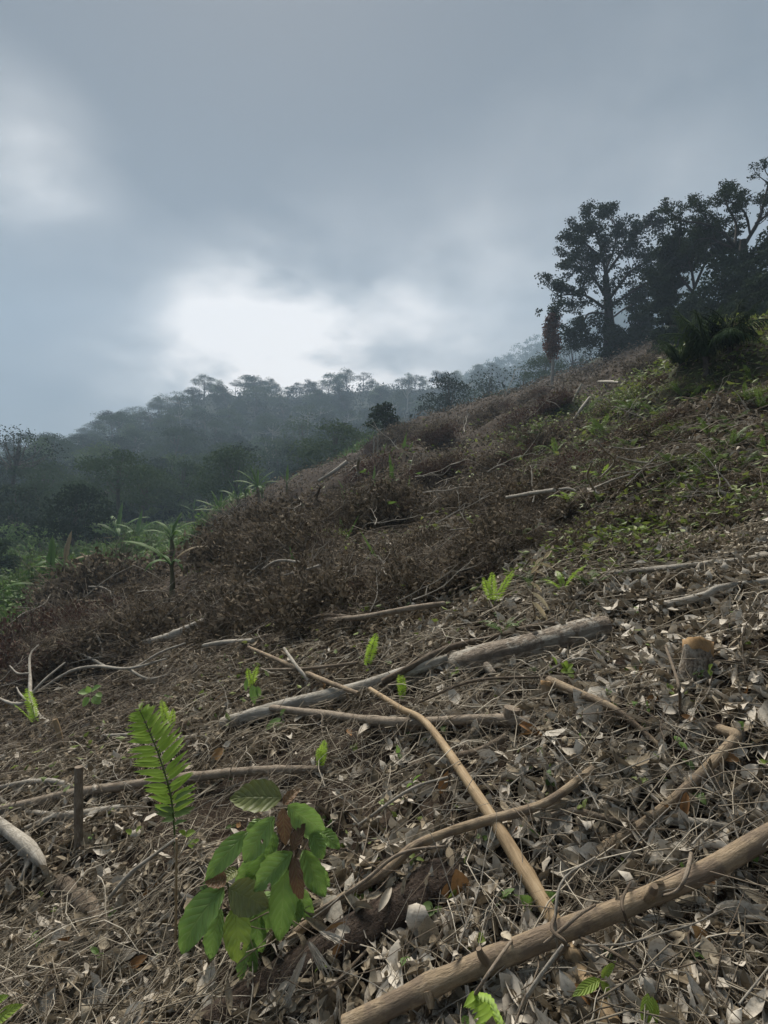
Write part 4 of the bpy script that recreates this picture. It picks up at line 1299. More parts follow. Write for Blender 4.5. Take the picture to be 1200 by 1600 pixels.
stick('stick', 'long straight grey stick lying behind the upright stake at left', 'stick', [(-10, 1270, .03, 14), (60, 1254, .05, 14), (125, 1240, .06, 14), (290, 1218, .06, 15), (400, 1207, .05, 14), (508, 1203, .03, 10)], M['stick'], 9, .06, 9)
o, _, _ = stick('branch', 'pale forked branch lying in front of the long grey stick', 'branch', [(36, 1298, .02, 9), (90, 1278, .04, 12), (125, 1274, .05, 13), (190, 1264, .05, 11)], M['grey_log'], 8, .07, 10)
child_branch(o, 'fork', [(110, 1276, .04, 9), (60, 1270, .03, 8), (20, 1262, .03, 6), (-8, 1240, .03, 5)], M['grey_log'], 6, .07, 11)
stick('branch', 'thin curved grey branch arching above the long grey stick at the left edge', 'branch', [(-5, 1232, .04, 6), (40, 1224, .06, 8), (85, 1222, .07, 8), (118, 1232, .04, 7)], M['grey_log'], 7, .06, 12)
o, P, rad = stick('log', 'pale torn log end entering at the left edge below the stake', 'log', [(-15, 1282, .07, 22.4), (15, 1303, .08, 23.8), (42, 1325, .08, 25.1), (60, 1345, .06, 18.5), (70, 1358, .05, 7.9)], M['grey_log'], 12, .2, 13)
for k, (a, b_) in enumerate([((50, 1335), (28, 1385)), ((58, 1338), (50, 1378)), ((64, 1340), (72, 1372)), ((46, 1332), (38, 1362))]):
    child_branch(o, 'splinter', [(a[0], a[1], .07, 10), ((a[0] + b_[0]) / 2, (a[1] + b_[1]) / 2, .05, 8), (b_[0], b_[1], .02, 2)], M['grey_log'], 5, .1, 130 + k)
stick('log', 'brown log sunk in the litter below the pale torn log', 'log', [(88, 1375, -.03, 20), (130, 1412, .005, 26), (165, 1448, .0, 25), (200, 1488, -.04, 18)], M['stick'], 12, .22, 14)
ROT = stick('log', 'dark rotten log half buried below the broadleaf plant', 'log', [(325, 1625, -.02, 66), (420, 1560, -.015, 70), (520, 1500, -.02, 72), (610, 1445, -.02, 72), (690, 1390, -.03, 66), (715, 1372, -.06, 40)], M['dark_log'], 18, .22, 15)
stick('stick', 'thin pale stick lying above the elbow of the tan branch near the right edge', 'stick', [(1025, 1280, .03, 10), (1080, 1286, .04, 13), (1130, 1293, .04, 13), (1174, 1306, .02, 9)], M['grey_log'], 7, .07, 16)
stick('stick', 'thin brown stick lying between the tan cane and the elbowed branch', 'stick', [(862, 1275, .05, 8), (900, 1268, .05, 9), (950, 1280, .05, 9), (1000, 1288, .03, 8)], M['stick'], 7, .07, 17)
stick('branch', 'tan branch sloping down over the hollow right of the cut stub', 'branch', [(858, 1066, .05, 16), (905, 1085, .07, 13), (955, 1106, .08, 11), (1000, 1140, .06, 9), (1032, 1168, .03, 7)], M['pole'], 8, .07, 18)
stick('stem', 'long brown stem rising over the mottled log to the hanging tan leaves', 'stem', [(598, 1068, .08, 11), (640, 1045, .09, 11), (700, 1015, .10, 11), (770, 999, .08, 11), (830, 982, .06, 10), (888, 972, .03, 8)], M['stick'], 8, .07, 19)
stick('branch', 'crooked pale branch at the right edge behind the orange-topped stump', 'branch', [(1025, 950, .03, 11), (1070, 941, .05, 13), (1105, 932, .06, 14), (1125, 921, .06, 13), (1210, 909, .05, 12)], M['grey_log'], 8, .12, 20)
stick('branch', 'long straight pale branch lying above the crooked one at the right edge', 'branch', [(940, 900, .03, 8), (1000, 893, .04, 9), (1070, 886, .05, 9), (1140, 879, .05, 9), (1212, 867, .05, 10)], M['grey_log'], 7, .07, 21)
stick('stick', 'white birch-like stick lying in the brush below the grey stem tangle', 'stick', [(792, 778, .35, 5), (830, 772, .38, 7), (866, 767, .40, 7)], M['grey_log'], 7, .06, 22)
stick('stick', 'short white stick beside the yellowish fern', 'stick', [(874, 765, .36, 4), (888, 764, .38, 4), (900, 768, .36, 3)], M['grey_log'], 6, .06, 23)
stick('log', 'weathered grey log with side twigs on the lower left slope', 'log', [(184, 1016, .10, 7), (225, 1006, .14, 10), (262, 997, .16, 12), (300, 982, .18, 13), (320, 972, .18, 12)], M['grey_log'], 9, .08, 24)
stick('stick', 'white stick lying right of the weathered grey log', 'stick', [(318, 1010, .12, 6), (350, 1005, .15, 8), (395, 1002, .13, 7)], M['grey_log'], 7, .08, 25)
stick('log', 'pale straight log lying high on the slope under the pale-trunked trees', 'log', [(498, 752, .3, 4), (520, 739, .4, 6), (542, 723, .5, 7)], M['grey_log'], 8, .06, 26)
o, _, _ = stick('branch', 'pale forked branch beside the straight log high on the slope', 'branch', [(560, 744, .3, 4), (559, 730, .6, 5), (561, 717, 1.0, 4)], M['grey_log'], 6, .06, 27)
child_branch(o, 'fork', [(559, 728, .6, 4), (553, 730, .7, 3), (548, 736, .5, 3)], M['grey_log'], 5, .06, 28)
stick('stake', 'leaning pale stake on the slope below the straight log', 'stake', [(492, 783, .1, 5), (497, 770, .4, 5), (500, 762, .7, 4)], M['stick'], 6, .06, 29)
stick('branch', 'long bare stick leaning across the upper right of the clearing', 'branch', [(898, 655, .2, 4), (908, 640, .4, 5), (921, 622, .6, 4)], M['grey_log'], 6, .06, 30)
stick('branch', 'second bare stick above the long one in the upper right of the clearing', 'branch', [(895, 628, .2, 3), (903, 612, .5, 4), (909, 600, .8, 3)], M['grey_log'], 6, .06, 31)
stick('log', 'small pale log near the foot of the great lacy tree', 'log', [(935, 597, .3, 4), (950, 597, .4, 5), (967, 598, .3, 4)], M['grey_log'], 6, .06, 32)
o, _, _ = stick('branch', 'long thin forked branch lying across the slope under the brush heaps', 'branch', [(430, 985, .05, 5), (500, 972, .12, 7), (570, 965, .16, 9), (640, 953, .16, 10), (695, 945, .1, 9)], M['stick'], 7, .07, 33)
child_branch(o, 'fork', [(560, 966, .14, 6), (500, 962, .2, 5), (450, 985, .1, 3)], M['stick'], 5, .07, 34)
stick('stick', 'thin straight tan stick propped over the bleached log', 'stick', [(388, 1012, .10, 5), (440, 1035, .14, 7), (500, 1062, .14, 8), (560, 1085, .10, 7)], M['pole'], 7, .06, 35)
stick('stick', 'thin pale stick crossing the propped tan stick', 'stick', [(444, 1014, .18, 5), (462, 1040, .14, 6), (482, 1064, .08, 5)], M['grey_log'], 6, .06, 36)
stick('stick', 'thin level stick behind the propped tan stick', 'stick', [(408, 1047, .08, 4), (470, 1046, .12, 5), (530, 1040, .12, 5), (560, 1036, .1, 5)], M['stick'], 6, .06, 37)
stick('stick', 'pale straw-thin stick lying behind the tall bright fern', 'stick', [(122, 1153, .05, 4), (170, 1150, .06, 5), (212, 1148, .05, 4)], M['grey_log'], 6, .06, 38)
stick('branch', 'pale arching branch on the slope below the red dead shrub', 'branch', [(405, 895, .2, 3), (430, 878, .5, 4), (460, 878, .6, 4), (468, 884, .5, 4), (445, 905, .1, 3)], M['grey_log'], 6, .06, 39)
stick('branch', 'tan straight branch below the arching one on the slope', 'branch', [(440, 900, .3, 3), (470, 893, .4, 4), (500, 884, .4, 4)], M['grey_log'], 6, .06, 40)
stick('stick', 'tan stick in yellowish grass right of the lone banana plant', 'stick', [(335, 930, .1, 4), (365, 925, .2, 5), (405, 916, .2, 4)], M['pole'], 6, .06, 41)
for k, pp in enumerate([[(762, 1508, .12, 14), (752, 1492, .17, 11), (748, 1482, .19, 10)], [(1012, 1405, .12, 15), (1020, 1392, .17, 12), (1023, 1384, .19, 11)], [(668, 1548, .12, 13), (672, 1566, .10, 10), (673, 1574, .09, 9)]]):
    child_branch(POLE[0], 'stub', pp, M['pole'], 8, .15, 210 + k)
for k, (pp) in enumerate([[(845, 1010, .10, 14), (838, 995, .16, 10), (836, 988, .18, 9)], [(760, 1040, .08, 12), (772, 1054, .07, 9)]]):
    child_branch(MOT[0], 'stub', pp, M['log'], 8, .15, 220 + k)
for k, (pp, lab) in enumerate([
    ([(925, 722, .9, 3), (918, 745, .6, 4), (926, 762, .3, 4), (934, 772, .2, 3)], 'bare grey stem bent at the left of the grey tangle'),
    ([(930, 688, 1.0, 3), (945, 705, .9, 3), (960, 722, .7, 3), (940, 745, .3, 3)], 'bare grey stem crossing in the grey tangle'),
    ([(925, 765, .2, 4), (955, 752, .4, 4), (985, 742, .4, 3)], 'pale straight stem at the foot of the grey tangle'),
    ([(960, 700, .9, 3), (985, 703, .8, 4), (1008, 699, .8, 3)], 'level grey stem at the top of the grey tangle'),
    ([(965, 715, .7, 3), (990, 722, .6, 4), (1010, 724, .5, 3)], 'grey stem sloping right in the grey tangle')]):
    stick('stem', lab, 'stem', pp, M['grey_log'], 6, .06, 50 + k)
for k, (pp, lab) in enumerate([
    ([(560, 1290, .06, 4), (640, 1235, .12, 5), (700, 1215, .08, 4)], 'thin twig rising left of the tan cane above the rotten log'),
    ([(470, 1440, .03, 5), (560, 1385, .14, 6), (625, 1335, .16, 5), (700, 1322, .1, 4)], 'thin dark twig running beside the curved brown branch'),
    ([(800, 1600, .02, 6), (835, 1540, .12, 7), (880, 1478, .18, 6)], 'grey twig leaning on the thick pole beside the cane'),
    ([(905, 1465, .12, 4), (960, 1490, .15, 5), (1010, 1530, .1, 5), (1050, 1580, .03, 4)], 'pale thin twig trailing below the thick pole'),
    ([(870, 1480, .1, 5), (868, 1430, .2, 5), (880, 1375, .25, 4), (930, 1340, .25, 3)], 'thin curling pale twig rising behind the crossing of pole and cane'),
    ([(620, 1440, .05, 5), (560, 1500, .05, 6), (500, 1560, .04, 6), (430, 1600, .02, 5)], 'thin twig lying along the dark rotten log'),
    ([(170, 1405, .08, 6), (200, 1370, .12, 7), (230, 1345, .14, 6), (290, 1300, .1, 4)], 'pale twig rising right of the torn log'),
    ([(1040, 1010, .05, 4), (1060, 1070, .25, 5), (1062, 1110, .04, 4)], 'slender bare stalk right of the orange-topped stump'),
    ([(840, 1058, .04, 4), (900, 1030, .12, 4), (940, 1040, .04, 3)], 'thin twig behind the sloping tan branch'),
    ([(650, 1100, .1, 4), (740, 1065, .14, 5), (860, 1058, .05, 4)], 'thin twig lying under the mottled log')]):
    stick('twig', lab, 'twig', pp, M['stick'] if k % 2 else M['grey_log'], 6, .08, 80 + k)

for k, (pp, lab) in enumerate([
    ([(872, 1420, .14, 5), (862, 1452, .25, 6), (884, 1476, .25, 6), (868, 1500, .12, 5)], 'thin vine wrapped round the pole where it crosses the cane'),
    ([(985, 1380, .14, 4), (972, 1408, .24, 5), (978, 1436, .22, 5), (990, 1460, .08, 3)], 'thin pale vine hanging over the middle of the pole'),
    ([(1080, 1335, .14, 6), (1074, 1362, .24, 7), (1060, 1392, .20, 6), (1030, 1402, .08, 4)], 'dark vine wrapped round the right part of the pole'),
    ([(800, 1470, .14, 4), (778, 1500, .25, 6), (752, 1540, .24, 6), (730, 1575, .10, 4)], 'dark thin vine running over the left part of the pole'),
    ([(930, 1415, .2, 4), (905, 1430, .26, 6), (880, 1452, .26, 6), (850, 1475, .24, 4)], 'thin vine lying along the top of the pole')]):
    stick('vine', lab, 'vine', pp, M['stick'], 6, .1, 180 + k)

# uprights
def upright(name, label, cat, px, base, top, wd, mat, sides=10, lean=0, seed=0, topm=None, lump=.08):
    b = at(px, base)
    H = (base - top) / FPX * b[1]; r = wd / 2 / FPX * b[1]
    o = empty(name, b); tag(o, label, cat)
    mb = MB()
    branch(mb, [(0, 0, -.06), (lean * H * .5, 0, H * .5), (lean * H, 0, H)], [r * (1.5 if name == 'stump' else 1.1), r * 1.02, r * .95], sides, 14, lump, True, seed)
    mb.build('stem' if name != 'stump' else 'trunk', mat, o)
    if topm:
        mb = MB()
        a = np.arange(sides) * 6.283 / sides
        q = np.stack([np.cos(a) * r * 1.04 + lean * H, np.sin(a) * r * 1.04, H + .003 + np.cos(a + 2.2) * r * (.35 if r < .04 else .5) + .10 * r * np.random.default_rng(seed).normal(0, 1, sides)], -1)
        q2 = q - np.array([0, 0, r * .9])
        c = np.array([[lean * H, 0, H + .004]])
        V = np.vstack([q, q2, c])
        mb.add(V, [(k, sides + k, sides + (k + 1) % sides, (k + 1) % sides) for k in range(sides)], [(2 * sides, k, (k + 1) % sides) for k in range(sides)], np.random.default_rng(seed).random((len(V), 2)))
        mb.build('cut_face', topm, o)
    return o


upright('stake', 'upright weathered stake in front of the long grey stick', 'stake', 123, 1335, 1198, 13, M['stick'], 9, .0, 1)
upright('stem', 'thin straight pale stem standing left of the broadleaf plant', 'stem', 274, 1500, 1310, 4, M['cane'], 7, .01, 2)
upright('stake', 'short split stake leaning left behind the tall bright fern', 'stake', 100, 1172, 1124, 8, M['cane'], 7, -.3, 3)
upright('stump', 'knee-high stump with a slanting orange cut top among pale leaves', 'stump', 1088, 1058, 1004, 42, M['log'], 16, .05, 4, M['cut'])
upright('stump', 'small pale sawn stub beside the hollow under the sloping branch', 'stump', 957, 1126, 1103, 15, M['pole'], 10, -.12, 5, M['cut'])
upright('stump', 'short cut stub at the upper end of the sloping tan branch', 'stump', 856, 1096, 1066, 16, M['pole'], 10, -.1, 6, M['cut'])
upright('stump', 'small grey stub standing in the litter above the sloping branch', 'stump', 923, 1064, 1044, 9, M['stick'], 8, .05, 7)
for k, (px, base, top, lab) in enumerate([(584, 712, 682, 'left of the two thin bare snags near the upper lip'), (590, 712, 680, 'right of the two thin bare snags near the upper lip')]):
    upright('snag', lab, 'snag', px, base, top, 2.6, M['grey_log'], 6, .02, 20 + k)

# forked dead branch at left
o, _, _ = stick('branch', 'bare pale forked branch standing up at the left edge', 'branch', [(78, 1135, .02, 9.1), (58, 1118, .10, 8.5), (48, 1090, .22, 6.5), (47, 1060, .34, 5.2), (47, 1025, .48, 3.2), (60, 1008, .54, 2.0)], M['grey_log'], 8, .08, 60)
for k, pp in enumerate([[(50, 1096, .2, 5.9), (22, 1100, .20, 5.2), (-8, 1088, .24, 3.2)], [(49, 1085, .25, 4.5), (70, 1062, .32, 3.9), (102, 1035, .40, 2.6)], [(47, 1052, .36, 3.2), (28, 1052, .38, 2.6), (15, 1040, .42, 2.0)], [(48, 1100, .18, 3.9), (32, 1085, .24, 3.2), (26, 1074, .28, 2.0)]]):
    child_branch(o, 'fork', pp, M['grey_log'], 6, .08, 61 + k)
o, _, _ = stick('branch', 'pale many-forked branch lying right of the standing forked one', 'branch', [(60, 1080, .1, 3.2), (110, 1050, .2, 4.8), (150, 1042, .22, 4.8), (200, 1045, .2, 4.0), (260, 1030, .2, 3.2)], M['grey_log'], 7, .08, 66)
for k, pp in enumerate([[(165, 1042, .22, 5), (140, 1028, .3, 4), (98, 1010, .36, 3)], [(150, 1040, .2, 4), (160, 1015, .34, 4), (150, 990, .4, 3)], [(200, 1045, .2, 4), (230, 1060, .1, 4), (262, 1055, .12, 3)], [(215, 1042, .2, 4), (250, 1020, .3, 4), (290, 1005, .3, 3)]]):
    child_branch(o, 'fork', pp, M['grey_log'], 5, .08, 67 + k)

# ------------------------------------------------------------------ single dry twigs
rr = np.random.default_rng(123)
TW = []
for k in range(14):
    mb = MB()
    L = rr.uniform(.22, .7); r0 = rr.uniform(.0014, .0042)
    p = [np.array([-L / 2, 0, 0])]
    d = np.array([1., 0, 0])
    for q in range(5):
        d = nrm(d + rr.normal(0, .36, 3) * np.array([.3, 1, .5])); p.append(p[-1] + d * L / 5)
    branch(mb, p, [r0, r0 * .8, r0 * .45], 5, 12, .1, True, k)
    for q in range(rr.integers(0, 4)):
        b0 = p[rr.integers(1, 5)]; dd = nrm(d + rr.normal(0, .7, 3) * np.array([.4, 1, .6]))
        branch(mb, [b0, b0 + dd * L * .14 + rr.normal(0, .01, 3), b0 + dd * L * .3], [r0 * .6, r0 * .45, r0 * .25], 4, 6, .1, True, k * 9 + q)
    TW.append(mb.mesh('dry_twig', M['stick'] if k % 3 else M['grey_log']))


def lay(o, p, yaw, tilt=(0, 0), scale=1.0):
    e = .06
    nx = -(gz(p[0] + e, p[1]) - gz(p[0] - e, p[1])) / (2 * e); ny = -(gz(p[0], p[1] + e) - gz(p[0], p[1] - e)) / (2 * e)
    n = Vector((nx, ny, 1)).normalized()
    q = Vector((0, 0, 1)).rotation_difference(n)
    o.matrix_world = Matrix.Translation(Vector(p)) @ q.to_matrix().to_4x4() @ Matrix.Rotation(yaw, 4, 'Z') @ Matrix.Rotation(tilt[0], 4, 'X') @ Matrix.Rotation(tilt[1], 4, 'Y') @ Matrix.Scale(scale, 4)


for k in range(290):
    px = rr.uniform(-20, 1220); py = 985 + 640 * rr.random() ** .9
    if py < 1060 and px < 330 and rr.random() < .4: continue
    p = at(px, py); p[2] += rr.uniform(.02, .07)
    pale = (k % 14) % 3 == 0
    lab = ('bleached grey twig lying ' if pale else 'brown dry twig lying ') + near(px, py)
    o = link('dry_twig', TW[k % 14])
    lay(o, p, rr.normal(.35, .9), (rr.normal(0, .15), rr.normal(0, .14)), rr.uniform(.7, 1.15))
    tag(o, lab, 'twig', lab.replace(' twig lying', ' twigs'))

BB = []
for k in range(6):
    mb = MB(); p = [np.array([-.5, 0, 0])]; d = np.array([1., 0, 0])
    for q in range(5):
        d = nrm(d + rr.normal(0, .25, 3) * np.array([.3, 1, .5])); p.append(p[-1] + d * .2)
    branch(mb, p, [.010, .008, .004], 5, 12, .1, True, k + 40)
    for q in range(rr.integers(2, 6)):
        b0 = p[rr.integers(1, 6)]; dd = nrm(d + rr.normal(0, .7, 3) * np.array([.4, 1, .7]) + np.array([0, 0, .25])); ll = rr.uniform(.2, .5)
        branch(mb, [b0, b0 + dd * ll * .5 + rr.normal(0, .03, 3), b0 + dd * ll + rr.normal(0, .05, 3)], [.006, .0045, .002], 4, 7, .1, True, k * 9 + q)
    BB.append(mb.mesh('bare_branch', M['grey_log']))
for k in range(95):
    px = rr.uniform(20, 1190)
    top = np.interp(px, [0, 300, 450, 640, 860, 1040, 1200], [1010, 860, 790, 685, 615, 610, 620]); bot = np.interp(px, [0, 200, 400, 620, 800, 1000, 1200], [1090, 1050, 1010, 990, 940, 890, 860])
    py = rr.uniform(top, bot)
    p = at(px, py); L = rr.uniform(45, 110) / FPX * p[1] * (1 if py > 750 else .7); p[2] += L * .22 + .12 * min(p[1] / 8, 2)
    o = link('bare_branch', BB[k % 6])
    lay(o, p, rr.normal(.4, .9), (rr.normal(0, .2), rr.normal(0, .2)), L)
    zone = ('at the left end of the slope', 'below the banana row', 'left of mid slope', 'below the pale-trunked trees', 'right of mid slope', 'by the fern bank', 'on the fern bank')[int(np.searchsorted([200, 400, 520, 680, 800, 930], px))]
    lab = ('pale many-forked' if k % 2 else 'pale grey') + ' bare branch on the brush ' + zone + (', higher up' if py < (top + bot) / 2 else ', lower down')
    tag(o, lab, 'branch', lab.replace('branch', 'branches'))

# green sprouts in the litter
SPR = []
for k in range(6):
    mb = MB()
    n_ = rr.integers(3, 7)
    branch(mb, [(0, 0, -.01), (.004, 0, .02), (0, .004, .045)], [.0016, .0013, .0009], 4, 5, 0, True, k)
    st_ = mb.mesh('stem', M['bstem'])
    V, Q, UV = leaf_grid(rr.uniform(.018, .042, n_), rr.uniform(.005, .012, n_), rr.normal(-.6, .4, n_), .3, .05, 6, 3, .4, rr)
    V = np.einsum('kij,knj->kni', rotm(rr.random(n_) * 6.28, -rr.uniform(-.1, .7, n_), rr.normal(0, .3, n_)), V) + np.stack([0 * V[:, 0, 0], 0 * V[:, 0, 0], rr.uniform(.02, .045, n_)], -1)[:, None]
    SPR.append((st_, MB().add(V, Q, None, UV).mesh('leaves', M[('weed', 'green_leaf', 'dull_fern')[k % 3]])))
for k in range(90):
    px = rr.uniform(0, 1200); py = 940 + 600 * rr.random() ** 1.3
    p = at(px, py); p[2] += .02
    o = empty('sprout'); link('stem', SPR[k % 6][0], o); lay(o, p, rr.random() * 6.28, (rr.normal(0, .2), rr.normal(0, .2)), rr.uniform(.7, 1.5))
    lf = link('leaves', SPR[k % 6][1], o)
    lab = ('small yellowish sprout', 'small green sprout', 'small dark green sprout')[k % 3] + ' in the litter ' + near(px, py)
    tag(o, lab, 'sprout', lab.replace('sprout', 'sprouts'))

# ------------------------------------------------------------------ single dead leaves
LV = []
for k in range(16):
    V, Q, UV = leaf_grid([rr.uniform(.06, .115)], [rr.uniform(.011, .021)], [rr.normal(0, 1.2)], [rr.uniform(0, .9)], .05, 9, 5, rr.uniform(.38, .5), rr)
    V = V[0] - V[0].mean(0)
    mb = MB().add(V, Q, None, UV)
    LV.append(V)
LM = {}
for mt in ('dead_leaf', 'pale_leaf', 'rust_leaf'):
    LM[mt] = []
    for V in LV:
        LM[mt].append(MB().add(V, Q, None, UV).mesh('dead_leaf', M[mt]))
LAB = {'dead_leaf': 'dull brown dead leaf lying', 'pale_leaf': 'bleached whitish dead leaf lying', 'rust_leaf': 'rusty orange-brown dead leaf lying'}
for k in range(285):
    px = -20 + 1240 * rr.random() ** .8; py = 1000 + 620 * rr.random() ** .8
    q = rr.random()
    mt = 'dead_leaf' if q < .52 else ('pale_leaf' if q < .84 else 'rust_leaf')
    p = at(px, py); p[2] += rr.uniform(.015, .06)
    o = link('dead_leaf', LM[mt][k % 16])
    lay(o, p, rr.random() * 6.28, (rr.normal(0, .6), rr.normal(0, .5)), rr.uniform(.75, 1.3))
    lab = LAB[mt] + ' ' + near(px, py)
    tag(o, lab, 'dead leaf', lab.replace(' leaf', ' leaves'))


for lg, cnt, nm, sz in ((ROT, 24, 'dark rotten log', 1.0), (MOT, 9, 'mottled log', .8), (POLE, 4, 'thick pole', .6)):
    SP = spline(lg[1], 60); RD = np.interp(np.linspace(0, 1, 60), np.linspace(0, 1, len(lg[2])), lg[2])
    for k in range(cnt):
        i_ = rr.integers(4, 56); sd = rr.normal(0, .35)
        tg = nrm(SP[i_ + 1] - SP[i_ - 1]); sv = nrm(np.cross(tg, (0, 0, 1))); up = np.cross(sv, tg)
        p = SP[i_] + (up * math.cos(sd) + sv * math.sin(sd)) * (RD[i_] * 1.08 + .006)
        mt = ('dead_leaf', 'pale_leaf', 'dead_leaf')[k % 3]
        o = link('dead_leaf', LM[mt][rr.integers(0, 16)])
        lay(o, p, rr.random() * 6.28, (rr.normal(0, .3) + sd * .5, rr.normal(0, .3)), sz * rr.uniform(.6, 1.1))
        lab = ('brown', 'bleached', 'brown')[k % 3] + ' dead leaf stuck on top of the ' + nm
        tag(o, lab, 'dead leaf', lab.replace('leaf', 'leaves'))


def blade(base, tip, wpx, Y, dy=0.0, curl=-.5, fold=.25, crinkle=.02, rows=10, cols=5, peak=.42, seed=0, face=(0, -.6, .8)):
    """mesh and matrix of one leaf seen from base pixel to tip pixel at distance Y (tip at Y + dy)"""
    rr = np.random.default_rng(abs(int(seed)))
    a = px3(base[0], base[1], Y); b = px3(tip[0], tip[1], Y + dy)
    ax = Vector(b - a); L = ax.length; ax.normalize()
    f = Vector(face); side = f.cross(ax).normalized(); up = ax.cross(side)
    V, Q, UV = leaf_grid([L * 1.04], [wpx / 2 / FPX * Y], [curl], [fold], crinkle, rows, cols, peak, rr)
    V = V[0]
    ch = V.reshape(rows, cols, 3)[-1, cols // 2]; th = math.atan2(ch[2], ch[0])
    c, s = math.cos(-th), math.sin(-th)
    V = np.stack([V[:, 0] * c - V[:, 2] * s, V[:, 1], V[:, 0] * s + V[:, 2] * c], -1)
    Mx = Matrix((ax, side, up)).transposed().to_4x4()
    Mx.translation = Vector(a)
    return MB().add(V, Q, None, UV), Mx


def single_leaf(base, tip, wpx, label, mt, Y=None, dy=0.0, name='dead_leaf', cat='dead leaf', **kw):
    mid = ((base[0] + tip[0]) / 2, (base[1] + tip[1]) / 2)
    if Y is None:
        Y = at(mid[0], mid[1], .05)[1]
    mb, Mx = blade(base, tip, wpx, Y, dy, **kw)
    o = mb.build(name, M[mt]); o.matrix_world = Mx
    tag(o, label, cat)
    return o


single_leaf((712, 1358), (727, 1428), 34, 'large tan dead leaf standing upright right of the rotten log', 'rust_leaf', curl=-.2, seed=1)
single_leaf((699, 1380), (690, 1420), 12, 'narrow tan dead leaf beside the large upright tan leaf', 'rust_leaf', seed=2)
single_leaf((198, 1518), (232, 1492), 17, 'small golden yellow leaf lying low at left', 'rust_leaf', seed=3)
single_leaf((500, 1482), (548, 1440), 26, 'golden brown leaf on the dark rotten log', 'rust_leaf', curl=-.9, seed=4)
single_leaf((630, 1310), (676, 1302), 18, 'flat brown leaf left of the tan cane', 'dead_leaf', seed=5)
single_leaf((766, 1240), (756, 1272), 16, 'pale grey leaf touching the upper side of the cane', 'pale_leaf', seed=6)
single_leaf((688, 1240), (700, 1205), 14, 'rusty curled leaf left of the top of the cane', 'rust_leaf', seed=7)
single_leaf((990, 992), (1010, 1020), 15, 'blue-white leaf lying left of the orange-topped stump', 'pale_leaf', seed=8)
single_leaf((1005, 1027), (1040, 1036), 12, 'tan pointed leaf below the blue-white leaf', 'dead_leaf', seed=9)
single_leaf((1030, 1105), (1054, 1092), 17, 'white curled leaf below the stump', 'pale_leaf', seed=10)
single_leaf((1036, 1112), (1062, 1108), 18, 'pale round leaf beside the white curled leaf', 'pale_leaf', seed=11)
single_leaf((1064, 1118), (1094, 1132), 12, 'yellow ochre leaf near the elbow of the tan branch', 'rust_leaf', seed=12)
single_leaf((1012, 1098), (1028, 1088), 14, 'small ochre leaf left of the white curled leaf', 'rust_leaf', seed=13)
single_leaf((1143, 1180), (1168, 1172), 18, 'white round leaf right of the elbowed branch', 'pale_leaf', seed=14)
single_leaf((1160, 1215), (1184, 1195), 20, 'white crumpled leaf near the right edge', 'pale_leaf', crinkle=.12, seed=15)
single_leaf((1180, 1262), (1206, 1252), 22, 'large pale leaf at the right edge above the pole', 'pale_leaf', seed=16)
single_leaf((1050, 1318), (1062, 1362), 18, 'upright grey leaf just behind the thick pole', 'pale_leaf', seed=17)
single_leaf((1080, 1448), (1112, 1490), 26, 'reddish brown leaf below the pole at right', 'rust_leaf', seed=18)
single_leaf((1042, 1412), (1066, 1438), 26, 'pale leaf tucked under the pole', 'pale_leaf', seed=19)
single_leaf((895, 1300), (925, 1330), 20, 'pale curled leaf behind the pole and right of the curved branch', 'pale_leaf', crinkle=.1, seed=20)
single_leaf((950, 1265), (985, 1288), 20, 'light brown pointed leaf between the two tan branches', 'dead_leaf', seed=21)
single_leaf((928, 1225), (962, 1218), 18, 'yellowish rolled leaf at the tip of the curved branch', 'dead_leaf', curl=1.2, seed=22)
single_leaf((978, 1175), (1006, 1165), 16, 'pale tan leaf below the hollow', 'dead_leaf', seed=23)
single_leaf((950, 1180), (975, 1168), 13, 'tan leaf left of the pale tan leaf below the hollow', 'dead_leaf', seed=24)
single_leaf((975, 1190), (1020, 1192), 18, 'broad light leaf lying below the pair of tan leaves', 'dead_leaf', seed=25)
single_leaf((770, 1075), (792, 1088), 20, 'broad whitish leaf below the mottled log', 'pale_leaf', seed=26)
single_leaf((500, 1085), (520, 1095), 18, 'white torn leaf lying on the bleached log', 'pale_leaf', crinkle=.12, seed=27)
single_leaf((80, 1470), (104, 1455), 20, 'torn grey leaf above the small golden leaf', 'pale_leaf', crinkle=.15, seed=28)
single_leaf((232, 1512), (252, 1496), 18, 'grey crumpled leaf right of the small golden leaf', 'pale_leaf', crinkle=.15, seed=29)
single_leaf((318, 1568), (362, 1548), 34, 'dull round brown leaf at the left end of the rotten log', 'dead_leaf', crinkle=.08, seed=30)
single_leaf((130, 1590), (170, 1545), 34, 'large grey crumpled leaf at the bottom left', 'pale_leaf', crinkle=.12, seed=31)
single_leaf((190, 1598), (240, 1575), 34, 'large pale leaf at the bottom edge left of the rotten log', 'pale_leaf', crinkle=.1, seed=32)
single_leaf((780, 1520), (820, 1590), 34, 'long pale curled leaf below the pole beside the green curled fern', 'pale_leaf', crinkle=.08, seed=33)
single_leaf((1030, 1570), (1070, 1612), 22, 'tan pointed leaf at the bottom edge right of the cane', 'dead_leaf', seed=34)
single_leaf((350, 1170), (330, 1192), 18, 'rusty leaf under the left end of the bleached log', 'rust_leaf', seed=35)

